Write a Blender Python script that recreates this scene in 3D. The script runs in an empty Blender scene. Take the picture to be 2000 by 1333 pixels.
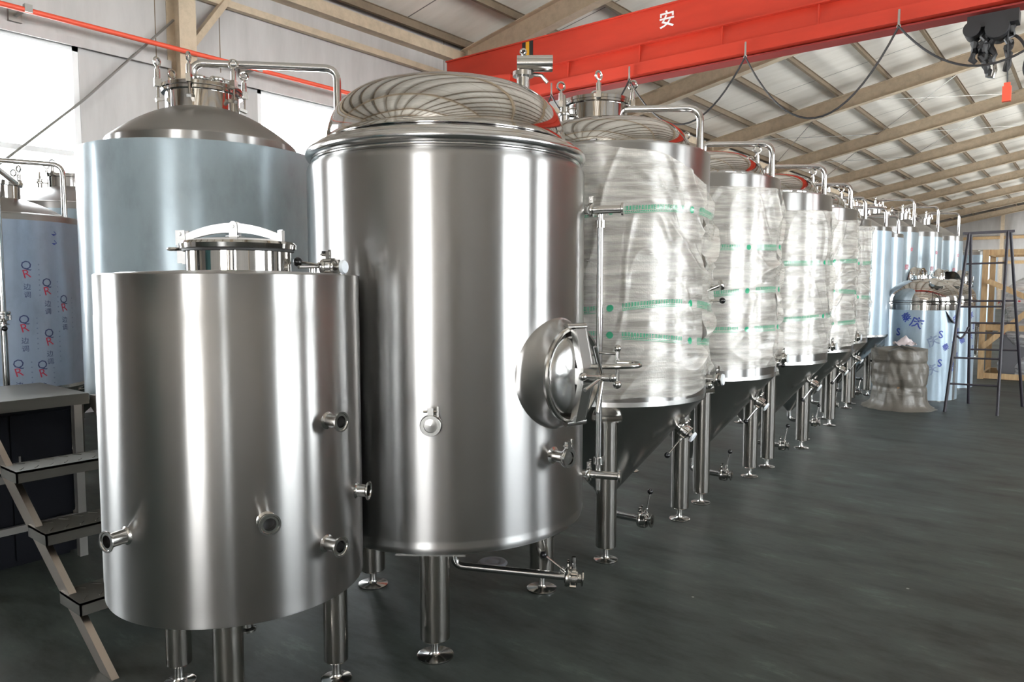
import bpy, math, random
from mathutils import Vector, Matrix, noise
random.seed(4)
PI = math.pi
sin, cos, R_ = math.sin, math.cos, math.radians
sc = bpy.context.scene
C = bpy.context.collection

# ------------------------------------------------------------ camera
cam_d = bpy.data.cameras.new('camera')
cam_d.sensor_width = 36.0
cam_d.lens = 36.0 * 1434.0 / 2000.0
cam_d.clip_start = 0.05
cam_d.clip_end = 300
cam = bpy.data.objects.new('camera', cam_d)
C.objects.link(cam)
cam.location = (0, 0, 1.65)
cam.rotation_euler = (R_(90 - 4.2474), 0, R_(38.6024))
sc.camera = cam

# ------------------------------------------------------------ world, light, exposure
sc.view_settings.view_transform = 'Standard'
sc.view_settings.look = 'None'
sc.view_settings.gamma = 1
sc.view_settings.use_curve_mapping = False
sc.view_settings.exposure = 0.62
sc.cycles.max_bounces = 14
sc.cycles.diffuse_bounces = 6
sc.cycles.glossy_bounces = 6
sc.cycles.transparent_max_bounces = 16
sc.cycles.sample_clamp_indirect = 6.0
sc.cycles.caustics_reflective = False
sc.cycles.caustics_refractive = False
sc.cycles.blur_glossy = 0.5

SKY = 15.0
w = bpy.data.worlds.new('overcast_sky')
sc.world = w
w.use_nodes = True
wt = w.node_tree
bg = wt.nodes['Background']
tc = wt.nodes.new('ShaderNodeTexCoord')
sep = wt.nodes.new('ShaderNodeSeparateXYZ')
rmp = wt.nodes.new('ShaderNodeValToRGB')
wt.links.new(tc.outputs['Generated'], sep.inputs[0])
wt.links.new(sep.outputs['Z'], rmp.inputs[0])
wt.links.new(rmp.outputs[0], bg.inputs[0])
rmp.color_ramp.elements[0].position = 0.0
rmp.color_ramp.elements[0].color = (1.40, 1.38, 1.35, 1)
rmp.color_ramp.elements[1].position = 0.12
rmp.color_ramp.elements[1].color = (0.96, 0.98, 1.0, 1)
bg.inputs[1].default_value = SKY


def portal(loc, rot, sx, sy):
    l = bpy.data.lights.new('window_portal', 'AREA')
    l.shape = 'RECTANGLE'
    l.size = sx
    l.size_y = sy
    l.cycles.is_portal = True
    o = bpy.data.objects.new('window_portal', l)
    C.objects.link(o)
    o.location = loc
    o.rotation_euler = rot


# ------------------------------------------------------------ materials
MAT = {}


def pbsdf(name, col, rough=0.5, metal=0.0, **k):
    m = bpy.data.materials.new(name)
    m.use_nodes = True
    b = m.node_tree.nodes['Principled BSDF']
    b.inputs['Base Color'].default_value = (*col, 1)
    b.inputs['Roughness'].default_value = rough
    b.inputs['Metallic'].default_value = metal
    for kk, v in k.items():
        b.inputs[kk.replace('_', ' ')].default_value = v
    MAT[name] = m
    return m


def N(m, t, **k):
    n = m.node_tree.nodes.new(t)
    for a, v in k.items():
        if a.startswith('i_'):
            n.inputs[int(a[2:])].default_value = v
        else:
            setattr(n, a, v)
    return n


def L(m, a, b):
    m.node_tree.links.new(a, b)


def coords(m, scale, kind='Object'):
    t = N(m, 'ShaderNodeTexCoord')
    mp = N(m, 'ShaderNodeMapping')
    mp.inputs['Scale'].default_value = scale
    L(m, t.outputs[kind], mp.inputs[0])
    return mp.outputs[0]


def noisen(m, vec, scale, detail=3, rough=0.5):
    n = N(m, 'ShaderNodeTexNoise')
    n.inputs['Scale'].default_value = scale
    n.inputs['Detail'].default_value = detail
    n.inputs['Roughness'].default_value = rough
    if vec is not None:
        L(m, vec, n.inputs['Vector'])
    return n


def ramp(m, fac, stops):
    r = N(m, 'ShaderNodeValToRGB')
    el = r.color_ramp.elements
    while len(el) < len(stops):
        el.new(0.5)
    for e, (p, c) in zip(el, stops):
        e.position = p
        e.color = (*c, 1) if len(c) == 3 else c
    L(m, fac, r.inputs[0])
    return r


def bump(m, h, strength, dist):
    b = N(m, 'ShaderNodeBump')
    b.inputs['Strength'].default_value = strength
    b.inputs['Distance'].default_value = dist
    L(m, h, b.inputs['Height'])
    L(m, b.outputs[0], m.node_tree.nodes['Principled BSDF'].inputs['Normal'])
    return b


def brushed(name, col, rough, aniso, rot=0.0, wav=0.0, **k):
    """stainless sheet brushed around the tank: grain runs round the axis"""
    m = pbsdf(name, col, rough, 1.0, **k)
    b = m.node_tree.nodes['Principled BSDF']
    b.inputs['Anisotropic'].default_value = aniso
    b.inputs['Anisotropic Rotation'].default_value = rot
    t = N(m, 'ShaderNodeTangent', direction_type='RADIAL', axis='Z')
    L(m, t.outputs[0], b.inputs['Tangent'])
    v = coords(m, (2.0, 2.0, 260.0))
    n = noisen(m, v, 1.0, 2)
    r = N(m, 'ShaderNodeMapRange')
    r.inputs[3].default_value = rough * 0.95
    r.inputs[4].default_value = rough * 1.05
    L(m, n.outputs[0], r.inputs[0])
    L(m, r.outputs[0], b.inputs['Roughness'])
    v2 = coords(m, (1.6, 1.6, 0.12))
    n2 = noisen(m, v2, 2.2, 1)
    bump(m, n2.outputs[0], 0.35, 0.012 + wav)
    return m


brushed('brushed_steel', (0.37, 0.364, 0.355), 0.31, 1.0, 0.25)
brushed('brushed_steel_soft', (0.40, 0.396, 0.39), 0.31, 1.0, 0.25)
# matt dusty dome of the film wrapped tanks
pbsdf('matt_steel', (0.36, 0.35, 0.34), 0.36, 1.0)
m = pbsdf('polished_steel', (0.52, 0.505, 0.485), 0.06, 1.0)
v = coords(m, (1, 1, 1))
n = noisen(m, v, 3.0, 1)
bump(m, n.outputs[0], 0.25, 0.006)
pbsdf('satin_steel', (0.58, 0.575, 0.57), 0.17, 1.0)
pbsdf('cone_steel', (0.50, 0.50, 0.49), 0.24, 1.0)
pbsdf('pipe_steel', (0.58, 0.575, 0.57), 0.12, 1.0)
pbsdf('fitting_steel', (0.55, 0.54, 0.52), 0.15, 1.0)
pbsdf('cast_aluminium', (0.78, 0.78, 0.78), 0.33, 1.0)
pbsdf('leg_steel', (0.45, 0.43, 0.40), 0.16, 1.0)
pbsdf('dark_bore', (0.012, 0.012, 0.012), 0.6)
pbsdf('black_plastic', (0.008, 0.008, 0.009), 0.22)
pbsdf('white_cap', (0.72, 0.76, 0.80), 0.5)
pbsdf('gasket', (0.02, 0.02, 0.02), 0.6)
pbsdf('red_knob', (0.35, 0.03, 0.05), 0.4)

# light blue protective film stretched over steel
for nm, col in (('blue_film', (0.30, 0.37, 0.41)), ('pale_film', (0.38, 0.48, 0.56)), ('glare_film', (0.34, 0.42, 0.54))):  # last one: left-edge tank, colour lightened to imitate window glare
    m = pbsdf(nm, col, 0.34, 0.30, Coat_Weight=0.30, Coat_Roughness=0.10)
    b = m.node_tree.nodes['Principled BSDF']
    b.inputs['Anisotropic'].default_value = 0.85
    b.inputs['Anisotropic Rotation'].default_value = 0.25
    t = N(m, 'ShaderNodeTangent', direction_type='RADIAL', axis='Z')
    L(m, t.outputs[0], b.inputs['Tangent'])
    v = coords(m, (1.2, 1.2, 0.5))
    n = noisen(m, v, 2.0, 2)
    bump(m, n.outputs[0], 0.3, 0.02)
    v = coords(m, (3, 3, 1.5))
    n = noisen(m, v, 2.0, 6, 0.6)
    r = ramp(m, n.outputs[0], [(0.30, tuple(c * 0.84 for c in col)), (0.5, col), (0.75, tuple(min(1, c * 1.08) for c in col))])
    L(m, r.outputs[0], b.inputs['Base Color'])
pbsdf('film_ink_blue', (0.03, 0.06, 0.32), 0.4)
pbsdf('film_ink_navy', (0.05, 0.07, 0.17), 0.4)
pbsdf('film_ink_red', (0.50, 0.05, 0.09), 0.4)
pbsdf('film_ink_pale', (0.20, 0.26, 0.38), 0.4)

# bubble wrap: part clear, part milky, with bubbles in relief
def wrap_material(name, milk, clear, col, rough=0.22, coat=0.5):
    m = pbsdf(name, col, rough, Coat_Weight=coat, Coat_Roughness=0.07)
    nt = m.node_tree
    b = nt.nodes['Principled BSDF']
    b.inputs['Specular IOR Level'].default_value = 0.7
    out = nt.nodes['Material Output']
    v = coords(m, (1, 1, 1), 'UV')
    vo = N(m, 'ShaderNodeTexVoronoi')
    vo.inputs['Scale'].default_value = 88
    vo.inputs['Randomness'].default_value = 0.55
    L(m, v, vo.inputs['Vector'])
    inv = N(m, 'ShaderNodeMath', operation='MULTIPLY_ADD')
    inv.inputs[1].default_value = -1.0
    inv.inputs[2].default_value = 0.75
    L(m, vo.outputs['Distance'], inv.inputs[0])
    bp = bump(m, inv.outputs[0], 0.5, 0.0035)
    v2 = coords(m, (2.5, 26, 1), 'UV')
    n2 = noisen(m, v2, 1.0, 4, 0.6)
    bp2 = N(m, 'ShaderNodeBump')
    bp2.inputs['Strength'].default_value = 0.8
    bp2.inputs['Distance'].default_value = 0.010
    L(m, n2.outputs[0], bp2.inputs['Height'])
    L(m, bp2.outputs[0], bp.inputs['Normal'])
    v4 = coords(m, (1.4, 2.2, 1), 'UV')
    n4 = N(m, 'ShaderNodeTexNoise', noise_type='RIDGED_MULTIFRACTAL')
    n4.inputs['Scale'].default_value = 1.3
    n4.inputs['Detail'].default_value = 4
    n4.inputs['Distortion'].default_value = 1.2
    L(m, v4, n4.inputs['Vector'])
    bp3 = N(m, 'ShaderNodeBump')
    bp3.inputs['Strength'].default_value = 0.8
    bp3.inputs['Distance'].default_value = 0.045
    L(m, n4.outputs[0], bp3.inputs['Height'])
    L(m, bp3.outputs[0], bp2.inputs['Normal'])
    trl = N(m, 'ShaderNodeBsdfTranslucent')
    trl.inputs[0].default_value = (*col, 1)
    tr = N(m, 'ShaderNodeBsdfTransparent')
    tr.inputs[0].default_value = (0.96, 0.95, 0.93, 1)
    m1 = N(m, 'ShaderNodeMixShader')
    m1.inputs[0].default_value = 0.18
    L(m, b.outputs[0], m1.inputs[1])
    L(m, trl.outputs[0], m1.inputs[2])
    v3 = coords(m, (2.0, 18.0, 1), 'UV')
    n3 = noisen(m, v3, 1.0, 5, 0.65)
    fr = N(m, 'ShaderNodeMapRange')
    fr.inputs[1].default_value = 0.38
    fr.inputs[2].default_value = 0.62
    fr.inputs[3].default_value = clear
    fr.inputs[4].default_value = milk
    L(m, n3.outputs[0], fr.inputs[0])
    m2 = N(m, 'ShaderNodeMixShader')
    L(m, fr.outputs[0], m2.inputs[0])
    L(m, tr.outputs[0], m2.inputs[1])
    L(m, m1.outputs[0], m2.inputs[2])
    L(m, m2.outputs[0], out.inputs['Surface'])
    return m


wrap_material('bubble_wrap', 0.70, 0.28, (0.80, 0.77, 0.71))
wrap_material('dusty_wrap', 1.0, 0.97, (0.17, 0.155, 0.13), 0.45, 0.12)
wrap_material('clear_wrap', 0.6, 0.25, (0.75, 0.76, 0.78))

# clear packing tape printed in green: two thin lines, a row of broken marks
m = pbsdf('printed_tape', (0.86, 0.90, 0.86), 0.12)
nt = m.node_tree
b = nt.nodes['Principled BSDF']
out = nt.nodes['Material Output']
uv = N(m, 'ShaderNodeTexCoord')
sp = N(m, 'ShaderNodeSeparateXYZ')
L(m, uv.outputs['UV'], sp.inputs[0])


def mth(op, a, b_=None, c_=None):
    n = N(m, 'ShaderNodeMath', operation=op)
    for i, x in enumerate((a, b_, c_)):
        if x is None:
            continue
        if isinstance(x, (int, float)):
            n.inputs[i].default_value = x
        else:
            L(m, x, n.inputs[i])
    return n.outputs[0]


def band(s, lo, hi):
    return mth('MULTIPLY', mth('GREATER_THAN', s, lo), mth('LESS_THAN', s, hi))


U, V = sp.outputs['X'], sp.outputs['Y']   # U metres along the tape, V 0..1 across
cu = mth('MULTIPLY', U, 56.0)
cell = mth('FRACT', cu)
wn = N(m, 'ShaderNodeTexWhiteNoise', noise_dimensions='1D')
L(m, mth('FLOOR', cu), wn.inputs['W'])
rnd = wn.outputs['Value']
hb = mth('LESS_THAN', mth('FRACT', mth('ADD', mth('MULTIPLY', V, mth('MULTIPLY_ADD', rnd, 3.0, 5.0)), mth('MULTIPLY', rnd, 7.0))), 0.42)
vb_ = mth('LESS_THAN', mth('ABSOLUTE', mth('SUBTRACT', cell, mth('MULTIPLY_ADD', rnd, 0.5, 0.25))), 0.09)
sb = mth('LESS_THAN', mth('ABSOLUTE', mth('SUBTRACT', mth('ABSOLUTE', mth('SUBTRACT', cell, 0.5)), 0.30)), mth('MULTIPLY', rnd, 0.07))
row = mth('MULTIPLY', mth('MULTIPLY', band(V, 0.42, 0.93), band(cell, 0.12, 0.88)), mth('MAXIMUM', hb, mth('MAXIMUM', vb_, sb)))
fu = mth('FRACT', mth('MULTIPLY', U, 1.9))
row = mth('MULTIPLY', row, mth('LESS_THAN', fu, 0.74))
dot = mth('LESS_THAN', mth('ADD', mth('POWER', mth('MULTIPLY', mth('SUBTRACT', fu, 0.87), 25.0), 2.0), mth('POWER', mth('MULTIPLY', mth('SUBTRACT', V, 0.5), 2.2), 2.0)), 0.85)
small = mth('MULTIPLY', mth('MULTIPLY', band(V, 0.20, 0.32), mth('LESS_THAN', fu, 0.66)), mth('GREATER_THAN', mth('FRACT', mth('MULTIPLY', U, 90.0)), 0.35))
line = mth('MULTIPLY', band(V, 0.05, 0.11), mth('LESS_THAN', fu, 0.72))
ink = mth('MAXIMUM', mth('MAXIMUM', row, dot), mth('MAXIMUM', small, line))
mx = N(m, 'ShaderNodeMixRGB')
mx.inputs[1].default_value = (0.86, 0.90, 0.86, 1)
mx.inputs[2].default_value = (0.02, 0.33, 0.17, 1)
L(m, ink, mx.inputs[0])
L(m, mx.outputs[0], b.inputs['Base Color'])
tr = N(m, 'ShaderNodeBsdfTransparent')
ms = N(m, 'ShaderNodeMixShader')
L(m, mth('MAXIMUM', mth('MULTIPLY', ink, 0.88), 0.16), ms.inputs[0])
L(m, tr.outputs[0], ms.inputs[1])
L(m, b.outputs[0], ms.inputs[2])
L(m, ms.outputs[0], out.inputs['Surface'])

# building
m = pbsdf('painted_floor', (0.10, 0.11, 0.10), 0.30, Specular_IOR_Level=0.22)
b = m.node_tree.nodes['Principled BSDF']
v = coords(m, (1, 1, 1))
n = noisen(m, v, 0.5, 6, 0.62)
r = ramp(m, n.outputs[0], [(0.25, (0.036, 0.043, 0.039)), (0.50, (0.050, 0.060, 0.055)), (0.72, (0.042, 0.038, 0.033))])
n2 = noisen(m, coords(m, (0.45, 1.3, 1)), 3.4, 10, 0.74)
r2 = ramp(m, n2.outputs[0], [(0.36, (0.55, 0.54, 0.52)), (0.50, (0.95, 0.95, 0.95)), (0.58, (1.1, 1.12, 1.1)), (0.68, (1.8, 1.95, 1.9))])
mm = N(m, 'ShaderNodeMixRGB', blend_type='MULTIPLY')
mm.inputs[0].default_value = 1
L(m, r.outputs[0], mm.inputs[1])
L(m, r2.outputs[0], mm.inputs[2])
sv = N(m, 'ShaderNodeTexVoronoi')
sv.inputs['Scale'].default_value = 2.1
L(m, coords(m, (1, 1, 1)), sv.inputs['Vector'])
sl = N(m, 'ShaderNodeMath', operation='LESS_THAN')
sl.inputs[1].default_value = 0.018
L(m, sv.outputs['Distance'], sl.inputs[0])
sm = N(m, 'ShaderNodeMixRGB')
sm.inputs[2].default_value = (0.30, 0.29, 0.27, 1)
L(m, sl.outputs[0], sm.inputs[0])
L(m, mm.outputs[0], sm.inputs[1])
L(m, sm.outputs[0], b.inputs['Base Color'])
rr = N(m, 'ShaderNodeMapRange')
rr.inputs[3].default_value = 0.42
rr.inputs[4].default_value = 0.62
L(m, n.outputs[0], rr.inputs[0])
L(m, rr.outputs[0], b.inputs['Roughness'])
bump(m, n2.outputs[0], 0.12, 0.01)

m = pbsdf('wall_panel', (0.66, 0.63, 0.60), 0.6)
b = m.node_tree.nodes['Principled BSDF']
v = coords(m, (1, 1, 1))
n = noisen(m, coords(m, (2, 2, 0.35)), 1.6, 5, 0.65)
r = ramp(m, n.outputs[0], [(0.30, (0.42, 0.405, 0.395)), (0.62, (0.50, 0.485, 0.475))])
L(m, r.outputs[0], b.inputs['Base Color'])

m = pbsdf('roof_panel', (0.70, 0.675, 0.63), 0.55)
b = m.node_tree.nodes['Principled BSDF']
t = N(m, 'ShaderNodeTexCoord')
sp = N(m, 'ShaderNodeSeparateXYZ')
L(m, t.outputs['Object'], sp.inputs[0])
f1 = N(m, 'ShaderNodeMath', operation='MULTIPLY_ADD')
f1.inputs[1].default_value = 1 / 2.925
f1.inputs[2].default_value = 10.0 + 0.72
L(m, sp.outputs['Y'], f1.inputs[0])
f2 = N(m, 'ShaderNodeMath', operation='FRACT')
L(m, f1.outputs[0], f2.inputs[0])
r = ramp(m, f2.outputs[0], [(0.0, (0.12, 0.11, 0.10)), (0.007, (0.12, 0.11, 0.10)), (0.010, (0.87, 0.83, 0.76)), (1.0, (0.87, 0.83, 0.76))])
n = noisen(m, coords(m, (0.6, 3.0, 1)), 1.2, 5, 0.6)
r2 = ramp(m, n.outputs[0], [(0.3, (0.88, 0.87, 0.85)), (0.65, (1, 1, 1))])
mm = N(m, 'ShaderNodeMixRGB', blend_type='MULTIPLY')
mm.inputs[0].default_value = 1
L(m, r.outputs[0], mm.inputs[1])
L(m, r2.outputs[0], mm.inputs[2])
L(m, mm.outputs[0], b.inputs['Base Color'])

for nm, col in (('beige_steel', (0.56, 0.455, 0.33)), ('purlin_steel', (0.20, 0.15, 0.10))):  # purlin tone darkened to stand in for shade on their webs
    m = pbsdf(nm, col, 0.5)
    b = m.node_tree.nodes['Principled BSDF']
    n = noisen(m, coords(m, (3, 3, 3)), 2.0, 5, 0.65)
    r = ramp(m, n.outputs[0], [(0.3, tuple(c * 0.78 for c in col)), (0.6, col)])
    L(m, r.outputs[0], b.inputs['Base Color'])
m = pbsdf('crane_red', (0.72, 0.075, 0.035), 0.42)
b = m.node_tree.nodes['Principled BSDF']
n = noisen(m, coords(m, (0.5, 2, 2)), 1.5, 5, 0.6)
r = ramp(m, n.outputs[0], [(0.3, (0.47, 0.036, 0.018)), (0.6, (0.57, 0.046, 0.022))])
L(m, r.outputs[0], b.inputs['Base Color'])
pbsdf('crane_dark_red', (0.28, 0.03, 0.025), 0.5)
pbsdf('rail_orange', (0.80, 0.10, 0.05), 0.45)
pbsdf('stripe_black', (0.02, 0.02, 0.02), 0.5)
pbsdf('stripe_yellow', (0.78, 0.40, 0.02), 0.5)
pbsdf('white_paint', (0.85, 0.85, 0.85), 0.5)
pbsdf('cable_black', (0.02, 0.02, 0.022), 0.5)
pbsdf('window_frame', (0.80, 0.80, 0.80), 0.4)
pbsdf('ladder_black', (0.022, 0.018, 0.028), 0.45)
pbsdf('teal_door', (0.04, 0.13, 0.14), 0.5)
pbsdf('galvanised', (0.34, 0.33, 0.31), 0.42, 0.9)
pbsdf('tread_steel', (0.14, 0.135, 0.12), 0.45, 0.8)
pbsdf('stringer_steel', (0.44, 0.38, 0.33), 0.30, 1.0)
m = pbsdf('crate_wood', (0.50, 0.34, 0.17), 0.7)
b = m.node_tree.nodes['Principled BSDF']
n = noisen(m, coords(m, (14, 14, 2)), 2.0, 5, 0.6)
r = ramp(m, n.outputs[0], [(0.3, (0.40, 0.26, 0.13)), (0.65, (0.56, 0.39, 0.21))])
L(m, r.outputs[0], b.inputs['Base Color'])
pbsdf('filler_dark', (0.005, 0.006, 0.009), 0.6, Specular_IOR_Level=0.2)  # near-black tone standing in for the darkness below the deck
pbsdf('machine_grey', (0.10, 0.10, 0.11), 0.5)
pbsdf('strap_white', (0.75, 0.74, 0.72), 0.5)
pbsdf('strap_red', (0.60, 0.05, 0.06), 0.5)
pbsdf('blue_paint', (0.02, 0.13, 0.42), 0.5)
pbsdf('cloth_pink', (0.62, 0.55, 0.56), 0.8)
pbsdf('cardboard', (0.33, 0.20, 0.11), 0.8)
m = pbsdf('glass', (0.95, 0.98, 1.0), 0.02)
nt = m.node_tree
tr = N(m, 'ShaderNodeBsdfTransparent')
tr.inputs[0].default_value = (0.97, 0.99, 1, 1)
fr = N(m, 'ShaderNodeFresnel')
ms = N(m, 'ShaderNodeMixShader')
gl = N(m, 'ShaderNodeBsdfGlossy')
gl.inputs['Roughness'].default_value = 0.02
L(m, fr.outputs[0], ms.inputs[0])
L(m, tr.outputs[0], ms.inputs[1])
L(m, gl.outputs[0], ms.inputs[2])
L(m, ms.outputs[0], nt.nodes['Material Output'].inputs['Surface'])


# ------------------------------------------------------------ mesh builder
class MB:
    def __init__(s):
        s.v, s.f, s.uv = [], [], {}

    def add(s, vs, fs, M=None):
        o = len(s.v)
        for p in vs:
            p = Vector(p)
            s.v.append(M @ p if M is not None else p)
        for f in fs:
            s.f.append([i + o for i in f])
        return s

    def lathe(s, prof, M=None, n=48, a0=0.0, a1=2 * PI):
        """prof: list of (r, z)"""
        full = abs(a1 - a0 - 2 * PI) < 1e-6
        k = n if full else n + 1
        vs, fs = [], []
        for i in range(k):
            a = a0 + (a1 - a0) * i / n
            for r, z in prof:
                vs.append((r * cos(a), r * sin(a), z))
        q = len(prof)
        for i in range(n):
            j = (i + 1) % k
            for t in range(q - 1):
                fs.append([i * q + t, j * q + t, j * q + t + 1, i * q + t + 1])
        return s.add(vs, fs, M)

    def cyl(s, p0, p1, r, n=16, r1=None):
        p0, p1 = Vector(p0), Vector(p1)
        d = p1 - p0
        M = Matrix.Translation(p0) @ d.to_track_quat('Z', 'Y').to_matrix().to_4x4()
        h = d.length
        r1 = r if r1 is None else r1
        return s.lathe([(0, 0), (r, 0), (r1, h), (0, h)], M, n)

    def rod(s, prof, p0, axis, n=24):
        """lathe along an axis starting at p0"""
        M = Matrix.Translation(Vector(p0)) @ Vector(axis).to_track_quat('Z', 'Y').to_matrix().to_4x4()
        return s.lathe(prof, M, n)

    def box(s, c, d, rz=0.0, M=None):
        x, y, z = d[0] / 2, d[1] / 2, d[2] / 2
        vs = [(i * x, j * y, k * z) for i in (-1, 1) for j in (-1, 1) for k in (-1, 1)]
        fs = [[0, 1, 3, 2], [4, 6, 7, 5], [0, 4, 5, 1], [2, 3, 7, 6], [0, 2, 6, 4], [1, 5, 7, 3]]
        T = Matrix.Translation(Vector(c)) @ Matrix.Rotation(rz, 4, 'Z')
        return s.add(vs, fs, (M @ T) if M is not None else T)

    def bar(s, p0, p1, wd, ht, up=(0, 0, 1)):
        """box bar from p0 to p1: wd across, ht along up"""
        p0, p1, up = Vector(p0), Vector(p1), Vector(up)
        d = (p1 - p0)
        x = d.normalized()
        y = up.cross(x).normalized()
        z = x.cross(y)
        M = Matrix((x, y, z)).transposed().to_4x4()
        M.translation = (p0 + p1) / 2
        return s.box((0, 0, 0), (d.length, wd, ht), 0, M)

    def tube(s, pts, r, n=10, closed=False, caps=True):
        pts = [Vector(p) for p in pts]
        m_ = len(pts)
        vs, fs = [], []
        prev = None
        for i, p in enumerate(pts):
            if closed:
                d = pts[(i + 1) % m_] - pts[i - 1]
            else:
                d = pts[min(i + 1, m_ - 1)] - pts[max(i - 1, 0)]
            d.normalize()
            if prev is None:
                u = d.orthogonal().normalized()
            else:
                u = (prev - d * prev.dot(d)).normalized()
            prev = u
            w_ = d.cross(u)
            rr_ = r[i] if isinstance(r, (list, tuple)) else r
            for j in range(n):
                a = 2 * PI * j / n
                vs.append(p + (u * cos(a) + w_ * sin(a)) * rr_)
        for i in range(m_ if closed else m_ - 1):
            i2 = (i + 1) % m_
            for j in range(n):
                j2 = (j + 1) % n
                fs.append([i * n + j, i * n + j2, i2 * n + j2, i2 * n + j])
        if caps and not closed:
            fs.append(list(range(n))[::-1])
            fs.append([(m_ - 1) * n + j for j in range(n)])
        return s.add(vs, fs)

    def ball(s, c, r, n=16):
        return s.lathe([(r * sin(PI * i / 10), -r * cos(PI * i / 10)) for i in range(11)], Matrix.Translation(Vector(c)), n)

    def torus(s, c, axis, R, r, n=28, k=8):
        q = Vector(axis).to_track_quat('Z', 'Y')
        pts = [Vector(c) + q @ Vector((R * cos(2 * PI * i / n), R * sin(2 * PI * i / n), 0)) for i in range(n)]
        return s.tube(pts, r, k, closed=True)

    def build(s, name, mat, parent=None, loc=None, ang=40, uvs=None):
        me = bpy.data.meshes.new(name)
        me.from_pydata([tuple(p) for p in s.v], [], s.f)
        me.validate(clean_customdata=False)
        me.materials.append(MAT[mat])
        for p in me.polygons:
            p.use_smooth = True
        me.set_sharp_from_angle(angle=R_(ang))
        o = bpy.data.objects.new(name, me)
        C.objects.link(o)
        if parent is not None:
            o.parent = parent
        if loc is not None:
            o.location = loc
        return o


def fillet(pts, r, n=6):
    """round the corners of a polyline"""
    pts = [Vector(p) for p in pts]
    out_ = [pts[0]]
    for i in range(1, len(pts) - 1):
        a, b_, c_ = pts[i - 1], pts[i], pts[i + 1]
        d0, d1 = (a - b_).normalized(), (c_ - b_).normalized()
        q = min(r, (a - b_).length * 0.49, (c_ - b_).length * 0.49)
        p0, p1 = b_ + d0 * q, b_ + d1 * q
        for k in range(n + 1):
            t = k / n
            out_.append(p0 * (1 - t) ** 2 + b_ * 2 * t * (1 - t) + p1 * t * t)
    out_.append(pts[-1])
    return out_


def arc(r0, z0, r1, z1, n, a0, a1):
    """quarter style arc in (r,z): ellipse centre (r0,z0), radii r1,z1"""
    return [(r0 + r1 * cos(a0 + (a1 - a0) * i / n), z0 + z1 * sin(a0 + (a1 - a0) * i / n)) for i in range(n + 1)]


def empty(name, loc, label, cat, group=None, rz=0.0):
    o = bpy.data.objects.new(name, None)
    o.empty_display_size = 0.2
    C.objects.link(o)
    o.location = loc
    o.rotation_euler = (0, 0, rz)
    o['label'] = label
    o['category'] = cat
    if group:
        o['group'] = group
    return o


def tag(o, label, cat, group=None, kind=None):
    o['label'] = label
    o['category'] = cat
    if group:
        o['group'] = group
    if kind:
        o['kind'] = kind
    return o


def struct(o):
    o['kind'] = 'structure'
    return o


def pol(r, a, z):
    """a in degrees"""
    return Vector((r * cos(R_(a)), r * sin(R_(a)), z))


# ------------------------------------------------------------ the hall
XL, XR, YS, YN = -10.3, 8.0, -14.0, 64.2
XM = (XL + XR) / 2
BAY = 5.85
SLOPE = 0.195
ZE = 5.90            # underside of rafters at the eave


def zraft(x):
    return ZE + SLOPE * (min(x, 2 * XM - x) - XL)


ys = [5.32 + BAY * k for k in range(-3, 11)]
f = MB().box((XM, (YS + YN) / 2, -0.1), (XR - XL, YN - YS, 0.2)).build('floor', 'painted_floor')
struct(f)
# roof panels
g = MB()
ZP = 0.62
g.add([(XL, YS, zraft(XL) + ZP), (XM, YS, zraft(XM) + ZP), (XR, YS, zraft(XR) + ZP),
       (XL, YN, zraft(XL) + ZP), (XM, YN, zraft(XM) + ZP), (XR, YN, zraft(XR) + ZP),
       (XL, YS, zraft(XL) + ZP + .1), (XM, YS, zraft(XM) + ZP + .1), (XR, YS, zraft(XR) + ZP + .1),
       (XL, YN, zraft(XL) + ZP + .1), (XM, YN, zraft(XM) + ZP + .1), (XR, YN, zraft(XR) + ZP + .1)],
      [[0, 1, 4, 3], [1, 2, 5, 4], [6, 9, 10, 7], [7, 10, 11, 8], [0, 6, 7, 1], [1, 7, 8, 2], [3, 4, 10, 9], [4, 5, 11, 10], [0, 3, 9, 6], [2, 8, 11, 5]])
ceiling = struct(g.build('ceiling', 'roof_panel', ang=5))


def ibeam(g, p0, p1, h, bw, tf=0.014, tw=0.01):
    """I section whose underside runs p0-p1"""
    p0, p1 = Vector(p0), Vector(p1)
    g.bar(p0 + Vector((0, 0, tf / 2)), p1 + Vector((0, 0, tf / 2)), bw, tf)
    g.bar(p0 + Vector((0, 0, h / 2)), p1 + Vector((0, 0, h / 2)), tw, h - 2 * tf)
    g.bar(p0 + Vector((0, 0, h - tf / 2)), p1 + Vector((0, 0, h - tf / 2)), bw, tf)


for y in ys:
    g = MB()
    ibeam(g, (XL + .1, y, zraft(XL)), (XM, y, zraft(XM)), 0.42, 0.22)
    ibeam(g, (XR - .1, y, zraft(XR)), (XM, y, zraft(XM)), 0.42, 0.22)
    g.build('rafter', 'beige_steel', ceiling)
nP = 7
for sgn in (-1, 1):
    for k in range(0, nP):
        d = 0.25 + 1.30 * k
        x = XM + sgn * ((XR - XL) / 2 - d)
        z0 = zraft(x) + 0.42
        g = MB()
        g.box((x, (YS + YN) / 2, z0 + 0.008), (0.07, YN - YS, 0.012))
        g.box((x - 0.03, (YS + YN) / 2, z0 + 0.09), (0.012, YN - YS, 0.16))
        g.box((x - 0.035, (YS + YN) / 2, z0 + 0.165), (0.07, YN - YS, 0.012))
        g.build('purlin', 'purlin_steel', ceiling)
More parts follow.
